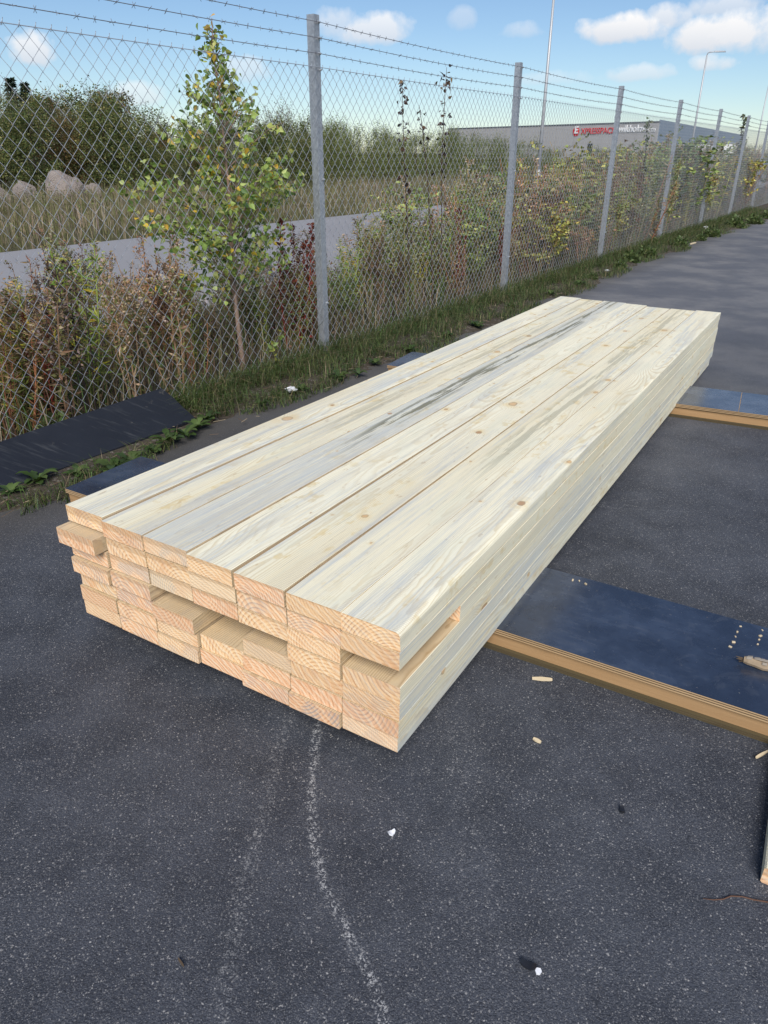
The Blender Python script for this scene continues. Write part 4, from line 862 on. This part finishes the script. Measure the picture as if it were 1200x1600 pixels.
for px, py, sz in [(985, 410, .30), (1010, 402, .34), (968, 420, .22), (1062, 386, .30), (1112, 370, .34), (1148, 356, .45), (1178, 350, .4), (1095, 376, .22), (1205, 342, .5), (925, 437, .16), (25, 640, .22), (0, 655, .25)]:
    p = ground(px, py); sv_, nv = (p - FO).dot(FD), (p - FO).dot(FN)
    if px < 100: p = fp(sv_, -.15, 0)
    o = bpy.data.objects.new('green_herb', random.choice(CM)); col.objects.link(o); o.location = p; o.scale = (sz * .8,) * 3; o.rotation_euler = (0, 0, random.uniform(0, 6)); tag(o, 'fresh green broad-leaved herb clump at the foot of the fence', 'weed', 'green herb clumps along the fence foot')
# little climbing vine with yellow leaves by the sapling
p0 = fp(on_line(430, 598, .06)[0], .06, 0); e = empty('bindweed', p0); tag(e, 'thin vine with yellow-green leaves near the sapling foot', 'plant')
pts = [Vector((0, 0, 0))] + [Vector(bpt(x, y, .05)) - p0 for x, y in [(434, 570), (428, 552), (425, 540), (432, 527), (448, 520)]]
g = Geo(); g.tube(pts, .0025, 4, OLIVE); g.build('stem', M_WEED, e)
g = Geo(); Pn = np.array([[*q] for q in pts]); N = 22; u = R.uniform(0, 5, N); P = np.stack([np.interp(u, range(6), Pn[:, i]) for i in range(3)], 1) + R.normal(0, .018, (N, 3)); leaves(g, P, rand_dirs(N, -.3), R.uniform(.03, .055, N), palette(N, [(.40, .42, .09), (.5, .46, .12), (.2, .28, .08)], None, .15)); g.build('foliage', M_LEAF, e)

# ================================================================ BANK, STONES, TREES
g = Geo(); N = 70000; s = -8 + 75 * R.random(N); n = -8.7 - 16 * R.random(N) ** 1.2
cl = np.array([fnoise(a * .35, b * .5, 9) for a, b in zip(s, n)]); P = fpa(s, n, np.full(N, -.06)); nearroad = (n > -9.8)
Hh = R.uniform(.2, .75, N) * (1 + .35 * cl) * np.where(nearroad, .55, 1)
Cc = palette(N, [TAN, (.20, .17, .10), OLIVE, (.16, .15, .06), MAUVE], [.25, .25, .22, .2, .08], .22); gm = np.clip(cl + nearroad * .6, 0, 1)[:, None] * .7; Cc = Cc * (1 - gm) + np.array([(.10, .12, .04)]) * gm
blades(g, P, Hh, R.uniform(.008, .02, N), .6, Cc)
N = 30000; s = -8 + 75 * R.random(N); n = -8.9 - 14 * R.random(N); cl = np.array([fnoise(a * .8, b * .9, 2) for a, b in zip(s, n)]); k_ = cl > .05; s, n = s[k_], n[k_]; N = len(s)
leaves(g, fpa(s, n, R.uniform(.05, .75, N)), rand_dirs(N, .3), R.uniform(.04, .10, N), palette(N, [OLIVE, (.12, .15, .05), (.2, .2, .08), MAUVE], [.4, .3, .2, .1], .2), DIA, DIA_F, .9)
tag(g.build('bank_grass', M_GRASS), 'tall dry tan and olive grass on the bank beyond the road', 'grass', kind='stuff')
# gravel lumps on the shoulder
g = Geo(); OC = np.array([(1,0,0),(0,1,0),(-1,0,0),(0,-1,0),(0,0,.7),(0,0,-.7)], float); OF = [(0,1,4),(1,2,4),(2,3,4),(3,0,4),(1,0,5),(2,1,5),(3,2,5),(0,3,5)]
N = 9000; s = -6 + 22 * R.random(N); n = -R.uniform(1.5, 3.0, N); P = fpa(s, n, np.full(N, -.015)); V = P[:, None] + OC[None] * (R.uniform(.012, .04, N)[:, None, None]) * R.uniform(.6, 1.3, (N, 6, 1)); g.bulk(V, OF, palette(N, [(.36, .35, .34), (.22, .21, .2), (.42, .40, .38), (.14, .13, .13)], None, .15))
tag(g.build('gravel_stones', M_WEED), 'loose pale gravel stones along the road shoulder', 'gravel', kind='stuff')
def stone_mat():
    t = NT('granite_boulder'); ob = t.obj(); a = t.noise(ob, 2.5, 6, .65); b = t.noise(ob, 14, 5, .7); base = t.mix(a, (.28, .225, .195), (.44, .385, .35)); base = t.mix(t.math('MULTIPLY', t.ramp(b, .5, .7), .5), base, (.37, .34, .32)); t.bump(b, .9, .12); return t.set(base, .85, 0, .3)
M_STONE = stone_mat()
import bmesh
def boulder(px0, px1, py_top, py_bot, label, dist_n):
    pxc = (px0 + px1) / 2; s, z0 = on_line(pxc, py_bot, dist_n); s1, z1 = on_line(pxc, py_top, dist_n); sa_, _ = on_line(px0, py_bot, dist_n); sb_, _ = on_line(px1, py_bot, dist_n)
    pa, pb = Vector(fp(sa_, dist_n)), Vector(fp(sb_, dist_n)); dd = ray(px1, 300).normalized() - ray(px0, 300).normalized(); w = dd.length * Vector(fp(s, dist_n)).length
    h = z1 + .15; bm = bmesh.new(); bmesh.ops.create_icosphere(bm, subdivisions=4, radius=1); rg = random.Random(int(px0)); pl = [(Vector((rg.gauss(0, 1), rg.gauss(0, 1), rg.gauss(.2, .8))).normalized(), rg.uniform(.74, .93)) for _ in range(16)]
    for v in bm.verts:
        for nn_, dd_ in pl:
            k = v.co.dot(nn_) - dd_
            if k > 0: v.co -= nn_ * k * .92
        v.co += v.co * (.13 * fnoise(v.co.x * 1.6, v.co.y * 1.6 + v.co.z * 2.4, px0) + .03 * fnoise(v.co.x * 7, v.co.z * 7 - v.co.y * 5, px0))
    mx = max(v.co.z for v in bm.verts); wx = max(v.co.x for v in bm.verts) - min(v.co.x for v in bm.verts)
    me = bpy.data.meshes.new('boulder'); bm.to_mesh(me); bm.free(); me.materials.append(M_STONE); o = bpy.data.objects.new('boulder', me); col.objects.link(o)
    p = Vector(fp(s, dist_n)); o.location = (p.x, p.y, h * .30 - .06); o.scale = (w / wx, w / wx * .8, (h - h * .30) / mx); tag(o, label, 'boulder', 'boulders before the thicket'); return o
boulder(68, 132, 270, 312, 'largest pinkish boulder of the heap, flanked by paler stones', -20.8)
boulder(20, 66, 286, 312, 'flat-topped grey boulder lying beside the heap', -20.4)
boulder(104, 136, 280, 314, 'pale rounded boulder propped against the pinkish one', -20.0)
boulder(132, 164, 290, 314, 'small grey boulder at the thicket end of the heap', -20.6)
boulder(-25, 24, 294, 318, 'dark low boulder set apart from the heap', -20.3)

def crown_mesh(seed, kind):
    global R
    R0_ = R; R = np.random.default_rng(seed); g = Geo()
    pal = {'birch': [(0.072, 0.105, 0.036), (0.112, 0.146, 0.049), (0.173, 0.193, 0.065), (0.243, 0.223, 0.081)], 'rusty': [(0.121, 0.121, 0.045), (0.203, 0.151, 0.057), (0.243, 0.151, 0.061), (0.092, 0.112, 0.041)],
           'willow': [(0.151, 0.193, 0.061), (0.213, 0.243, 0.081), (0.101, 0.138, 0.045), (0.284, 0.284, 0.112)], 'spruce': [(0.024, 0.041, 0.024), (0.041, 0.061, 0.032)], 'pale': [(0.203, 0.213, 0.151), (0.304, 0.284, 0.203), (0.121, 0.132, 0.092)]}[kind]
    if kind == 'spruce':
        for lv in range(22):
            u = lv / 22; rr_ = .24 * (1 - u) ** .9 + .012; z = .12 + .88 * u
            for b in range(9):
                a = R.uniform(0, 6.28); d = np.array([math.cos(a), math.sin(a), -.25]); N = 16; t = R.random(N)[:, None]; P = np.array([0, 0, z]) + d * rr_ * t * R.uniform(.7, 1.1) + R.normal(0, .006, (N, 3)); leaves(g, P, d + R.normal(0, .5, (N, 3)), R.uniform(.03, .06, N), palette(N, pal, None, .2), DIA, DIA_F, .7)
    else:
        up = kind in ('willow', 'pale'); nb = 46 if not up else 60
        for b in range(nb):
            a = R.uniform(0, 6.28); rr_ = math.sqrt(R.random()) * (.30 if not up else .36); z = R.uniform(.10, .93); lim = (.36 * math.sin(math.pi * min(.98, z * .82 + .12)) ** .7); rr_ = min(rr_, lim)
            c = np.array([math.cos(a) * rr_, math.sin(a) * rr_, z]); N = 130 if not up else 95; sg = np.array([.060, .060, .055]) if not up else np.array([.035, .035, .10])
            P = c + R.normal(0, 1, (N, 3)) * sg * R.uniform(.7, 1.3); bright = R.uniform(.75, 1.25)
            dr = rand_dirs(N, -.1) if not up else rand_dirs(N, 1.2)
            leaves(g, P, dr, R.uniform(.018, .036, N), palette(N, pal, None, .22) * bright, DIA, DIA_F, 1.5 if not up else .75)
        for b in range(16):       # thin sprays that break the top outline
            a = R.uniform(0, 6.28); r_ = R.uniform(0, .24); p = np.array([math.cos(a) * r_, math.sin(a) * r_, R.uniform(.82, .95) - r_ * .5]); d = np.array([math.cos(a) * .25, math.sin(a) * .25, 1]); N = 22; t = R.random(N)[:, None]
            P = p + d * t * R.uniform(.10, .2) + R.normal(0, .008, (N, 3)); leaves(g, P, rand_dirs(N, .2), R.uniform(.012, .024, N), palette(N, pal, None, .2), DIA, DIA_F, 1.2); g.tube([tuple(p), tuple(p + d * .16)], [.002, .0008], 3, (.1, .08, .06), cap=False)
    R = R0_; m = g.mesh('crown'); m.materials.append(M_LEAF); return m
def limb_mesh(seed):
    rg = random.Random(seed); g = Geo(); g.tube([(0, 0, -.02), (.01, .005, .3), (0, .01, .62), (.01, 0, .9)], [.016, .012, .008, .002], 6)
    for i in range(9):
        z = rg.uniform(.15, .7); a = rg.uniform(0, 6.28); l = rg.uniform(.15, .3); g.tube([(0, 0, z), (math.cos(a) * l * .5, math.sin(a) * l * .5, z + l * .5), (math.cos(a) * l * .8, math.sin(a) * l * .8, z + l)], [.006, .004, .001], 4)
    m = g.mesh('trunk', True); m.materials.append(M_DARKBARK); return m
CR = {k: [crown_mesh(200 + 13 * i + j, k) for i in range(3 if k != 'spruce' else 1)] for j, k in enumerate(('birch', 'rusty', 'willow', 'spruce', 'pale'))}
LM = [limb_mesh(i) for i in range(3)]
TL = {'birch': ('broadleaf_tree', 'dense dark green young tree in the thicket behind the boulders', 'trees of the thicket'), 'rusty': ('rusty_tree', 'young tree of the thicket with rusty brown autumn leaves', 'rusty trees of the thicket'),
      'willow': ('willow_shrub', 'tall olive willow shrub in the hedge beyond the road', 'willow shrubs beyond the road'), 'spruce': ('spruce_tree', 'dark spruce top rising behind the thicket', 'spruces behind the thicket'),
      'pale': ('pale_tree', 'sparse pale-leaved young tree at the thicket edge', 'sparse trees of the thicket')}
def tree(kind, px, py_top, dist, wid=1.0, label=None, group=None):
    d = ray(px, 300); hd = Vector((d.x, d.y, 0)).normalized(); p = hd * dist; H = z_at(px, py_top, p.x, p.y)
    nm, lab, grp = TL[kind]; e = empty(nm, (p.x, p.y, -.06), random.uniform(0, 6.28)); e.scale = (H * wid * random.uniform(.9, 1.1), H * wid * random.uniform(.9, 1.1), H * 1.02); tag(e, label or lab, 'tree' if kind != 'willow' else 'shrub', group or grp)
    for me, n_ in ((random.choice(LM), 'trunk'), (random.choice(CR[kind]), 'crown')):
        o = bpy.data.objects.new(n_, me); col.objects.link(o); o.parent = e
rg = random.Random(21)
TOPL = [(-160, 150), (-60, 150), (0, 158), (60, 146), (100, 150), (150, 152), (170, 138), (200, 152), (240, 185), (300, 190), (340, 185), (400, 180), (440, 190), (480, 195), (520, 190), (560, 208), (600, 205), (680, 205), (740, 208), (800, 222), (880, 232)]
def topl(x): return float(np.interp(x, [t[0] for t in TOPL], [t[1] for t in TOPL]))
x = -170
while x < 500:
    for d_k, off in ((34, 14), (37, 4), (41, 0)):
        xx = x + rg.uniform(-14, 14); kind = rg.choices(['birch', 'rusty', 'pale'], [5, 2.0 if xx < 200 else .6, 1.0])[0]
        tree(kind, xx, topl(xx) + off + rg.uniform(-20, 26), d_k + rg.uniform(-1.5, 1.5), rg.uniform(.7, 1.05))
    x += 34
tree('spruce', 50, 120, 52, 1.0, 'taller dark spruce top rising behind the thicket'); tree('spruce', 70, 127, 53, .9, 'shorter dark spruce top rising behind the thicket')
x = 470
while x < 905:
    for d_k, off in ((38, 12), (43, 0)):
        xx = x + rg.uniform(-10, 10); tree('willow', xx, topl(xx) + off + rg.uniform(-4, 8), d_k + (xx - 470) * .035 + rg.uniform(-1, 1), rg.uniform(1.0, 1.5))
    x += 22
tree('birch', 518, 188, 60, .8, 'lone round tree top rising behind the willow hedge'); tree('pale', 380, 165, 36, .8)
for xx, yy, dd in [(930, 238, 62), (965, 236, 66), (1000, 240, 70), (1050, 238, 74), (1085, 242, 70), (1170, 232, 80), (1200, 222, 85), (1230, 220, 85), (1150, 236, 78)]:
    tree('willow', xx, yy - 6, dd, 1.7, 'broad olive shrub growing in front of the grey hall', 'shrubs before the hall')

# ================================================================ SMALL THINGS
def chip(px, py, L, W, rz, name, label, cat, mat, z=.004, th=.006, curl=0.0):
    p = ground(px, py, z); g = Geo(); n = 6; V = []; rg = random.Random(int(px))
    for i in range(n + 1):
        u = i / n; x = (u - .5) * L; w = W * (.35 + .65 * math.sin(math.pi * (.12 + .8 * u))) * rg.uniform(.8, 1.1); zz = curl * (u - .5) ** 2 * L
        V += [(x, -w/2, zz), (x, w/2, zz + rg.uniform(0, .002)), (x, w/2, zz + th), (x, -w/2, zz + th * .8)]
    f = [(i*4+j, i*4+(j+1)%4, (i+1)*4+(j+1)%4, (i+1)*4+j) for i in range(n) for j in range(4)] + [(3, 2, 1, 0), tuple(n*4+q for q in range(4))]
    g.add(V, f); o = g.build(name, mat, loc=p); o.rotation_euler = (0, 0, rz); tag(o, label, cat); return o
chip(847, 1062, .062, .013, -.1, 'wood_splinter', 'flat pale wood splinter lying before the near skid', 'splinter', M_CHIP)
chip(839, 1158, .024, .010, -.7, 'wood_chip', 'small pale wood chip on the open asphalt', 'chip', M_CHIP)
chip(612, 1303, .018, .012, .5, 'paper_scrap', 'tiny white scrap on the asphalt in front of the stack', 'litter', M_PAPER, curl=1.2)
chip(825, 1510, .032, .016, -.4, 'plastic_scrap', 'black plastic scrap with a torn white end on the asphalt', 'litter', M_BLACKPL, curl=.8)
chip(841, 1519, .012, .011, .3, 'paper_scrap', 'torn white bit lying against the black plastic scrap', 'litter', M_PAPER)
chip(972, 1267, .022, .013, 1.4, 'plastic_scrap', 'small black flake alone on the asphalt', 'litter', M_BLACKPL, curl=.6)
chip(1190, 1180, .05, .006, .5, 'wood_splinter', 'thin splinter at the foot of the near skid', 'splinter', M_CHIP)
chip(283, 1505, .022, .003, -.8, 'wood_splinter', 'hair-thin straw on the asphalt before the stack', 'splinter', M_DARKBARK)
for px, py, sz, lab in [(455, 610, .09, 'crumpled white litter on the verge by the vine'), (966, 412, .11, 'crumpled white paper among green herbs at the fence foot'), (948, 424, .08, 'small white wrapper below the crumpled paper by the fence'), (1102, 357, .16, 'white litter beside a far fence post'), (1118, 361, .1, 'grey-white wrapper on the pavement edge by far weeds')]:
    bm = bmesh.new(); bmesh.ops.create_icosphere(bm, subdivisions=2, radius=.5); rq = random.Random(int(px))
    for v in bm.verts: v.co *= rq.uniform(.55, 1.15); v.co.z = v.co.z * .45 + .1
    me = bpy.data.meshes.new('litter'); bm.to_mesh(me); bm.free(); me.materials.append(M_PAPER); o = bpy.data.objects.new('crumpled_litter', me); col.objects.link(o); o.location = ground(px, py, .03); o.scale = (sz,) * 3; tag(o, lab, 'litter')
chip(1083, 381, .30, .03, .9, 'wood_offcut', 'short tan wood offcut at the pavement edge by far weeds', 'offcut', M_CHIP, th=.02)
# birch-bark stick on the near skid
a = ground(1152, 1029, .105); b = ground(1235, 1050, .108); dv = (b - a); e = empty('split_stick', a); tag(e, 'broken birch stick with peeling bark lying on the near skid', 'stick')
g = Geo(); pts = [dv * u + Vector((0, 0, .003 * math.sin(u * 9))) for u in (0.12, .2, .34, .5, .7, 1)]; g.tube(pts, [.010, .0135, .0125, .014, .013, .012], 9); g.build('wood', M_BARK, e, False)
g = Geo()
for i in range(7):
    rq = random.Random(i); q = dv * .14 + Vector((rq.uniform(-.004, .004), rq.uniform(-.004, .004), rq.uniform(-.004, .006))); g.tube([q, q - dv.normalized() * rq.uniform(.012, .026) + Vector((0, 0, rq.uniform(-.009, .006)))], [.004, .001], 4)
g.build('splintered_end', M_DARKBARK, e)
g = Geo()
for i in range(12):
    rq = random.Random(40 + i); u = rq.uniform(.18, .9); an = rq.uniform(.2, 2.6); c = dv * u; side = Vector((-dv.y, dv.x, 0)).normalized(); nn_ = side * math.cos(an) + Vector((0, 0, 1)) * math.sin(an); t1 = dv.normalized() * rq.uniform(.006, .014); t2 = nn_.cross(dv.normalized()) * rq.uniform(.003, .006); q = c + nn_ * .0142
    g.add([tuple(q - t1 - t2), tuple(q + t1 - t2), tuple(q + t1 + t2 + nn_ * .002), tuple(q - t1 + t2), tuple(q - t1 - t2 + nn_ * .001), tuple(q + t1 - t2 + nn_ * .0025), tuple(q + t1 + t2 + nn_ * .0045), tuple(q - t1 + t2 + nn_ * .002)], [(3,2,1,0),(4,5,6,7),(0,1,5,4),(1,2,6,5),(2,3,7,6),(3,0,4,7)])
g.build('bark_flakes', plain('grey_bark', (.30, .26, .21), .9), e)
# splintered nail lines in the film of the near skid
def tear(pts, label):
    e = empty('splinter_row', ground(*pts[0], z=.0905)); tag(e, label, 'splinters'); o0 = Vector(e.location)
    for i, (px, py) in enumerate(pts):
        q = ground(px, py, .0905) - o0; g = Geo(); rq = random.Random(px * 7 + py); w = rq.uniform(.003, .006); l = rq.uniform(.005, .011); a = rq.uniform(0, 3)
        M_ = Matrix.Translation(q) @ Matrix.Rotation(a, 4, 'Z'); g.box((-l/2, -w/2, -.001), (l/2, w/2, rq.uniform(.002, .005)), M=M_); g.build('splinter', M_CHIP, e)
tear([(1157, 979), (1152, 988), (1149, 995), (1146, 1004), (1141, 1011)], 'row of torn wood splinters across the black skid top')
tear([(1191, 985), (1188, 994), (1186, 1000), (1184, 1007)], 'shorter row of torn splinters beside the birch stick')
tear([(895, 907), (905, 908), (915, 913)], 'torn splinters along the back edge of the near skid')
# pine plank leaning in at the pavement on the right
p = ground(1187, 1378, 0); q = ground(1200, 1256, .115) ; dv = (ground(1202, 1256, .048) - ground(1187, 1375, .048)).normalized()
e = Geo(); 
V = []; L = .62; sd = Vector((dv.y, -dv.x, 0))
for u in (0, 1):
    for (a_, b_) in ((.0, .004), (.004, .0), (.141, .0), (.145, .004), (.145, .043), (.141, .047), (.004, .047), (.0, .043)):
        V.append(tuple(dv * (u * L) + sd * a_ + Vector((0, 0, b_ + .001))))
e.add(V, [(j, (j+1)%8, 8+(j+1)%8, 8+j) for j in range(8)]); e.f += [tuple(range(8))[::-1], tuple(range(8, 16))]; e.m += [1, 1]
o = e.build('loose_plank', [M_WOOD, M_END], loc=p); o['stain'] = .3; o['mold'] = 0.0; tag(o, 'loose pine plank lying on the asphalt beyond the near skid', 'plank')
# rusty wire
a = [ground(x, y, .004) for x, y in [(1098, 1404), (1115, 1406), (1130, 1405), (1142, 1400), (1160, 1401), (1178, 1406), (1215, 1412)]]
g = Geo(); g.tube(a, [.0008, .0014, .0016, .0018, .0018, .0018, .0018], 5); tag(g.build('rusty_wire', M_RUST, smooth=True), 'thin rusty wire lying on the asphalt near the loose plank', 'wire')
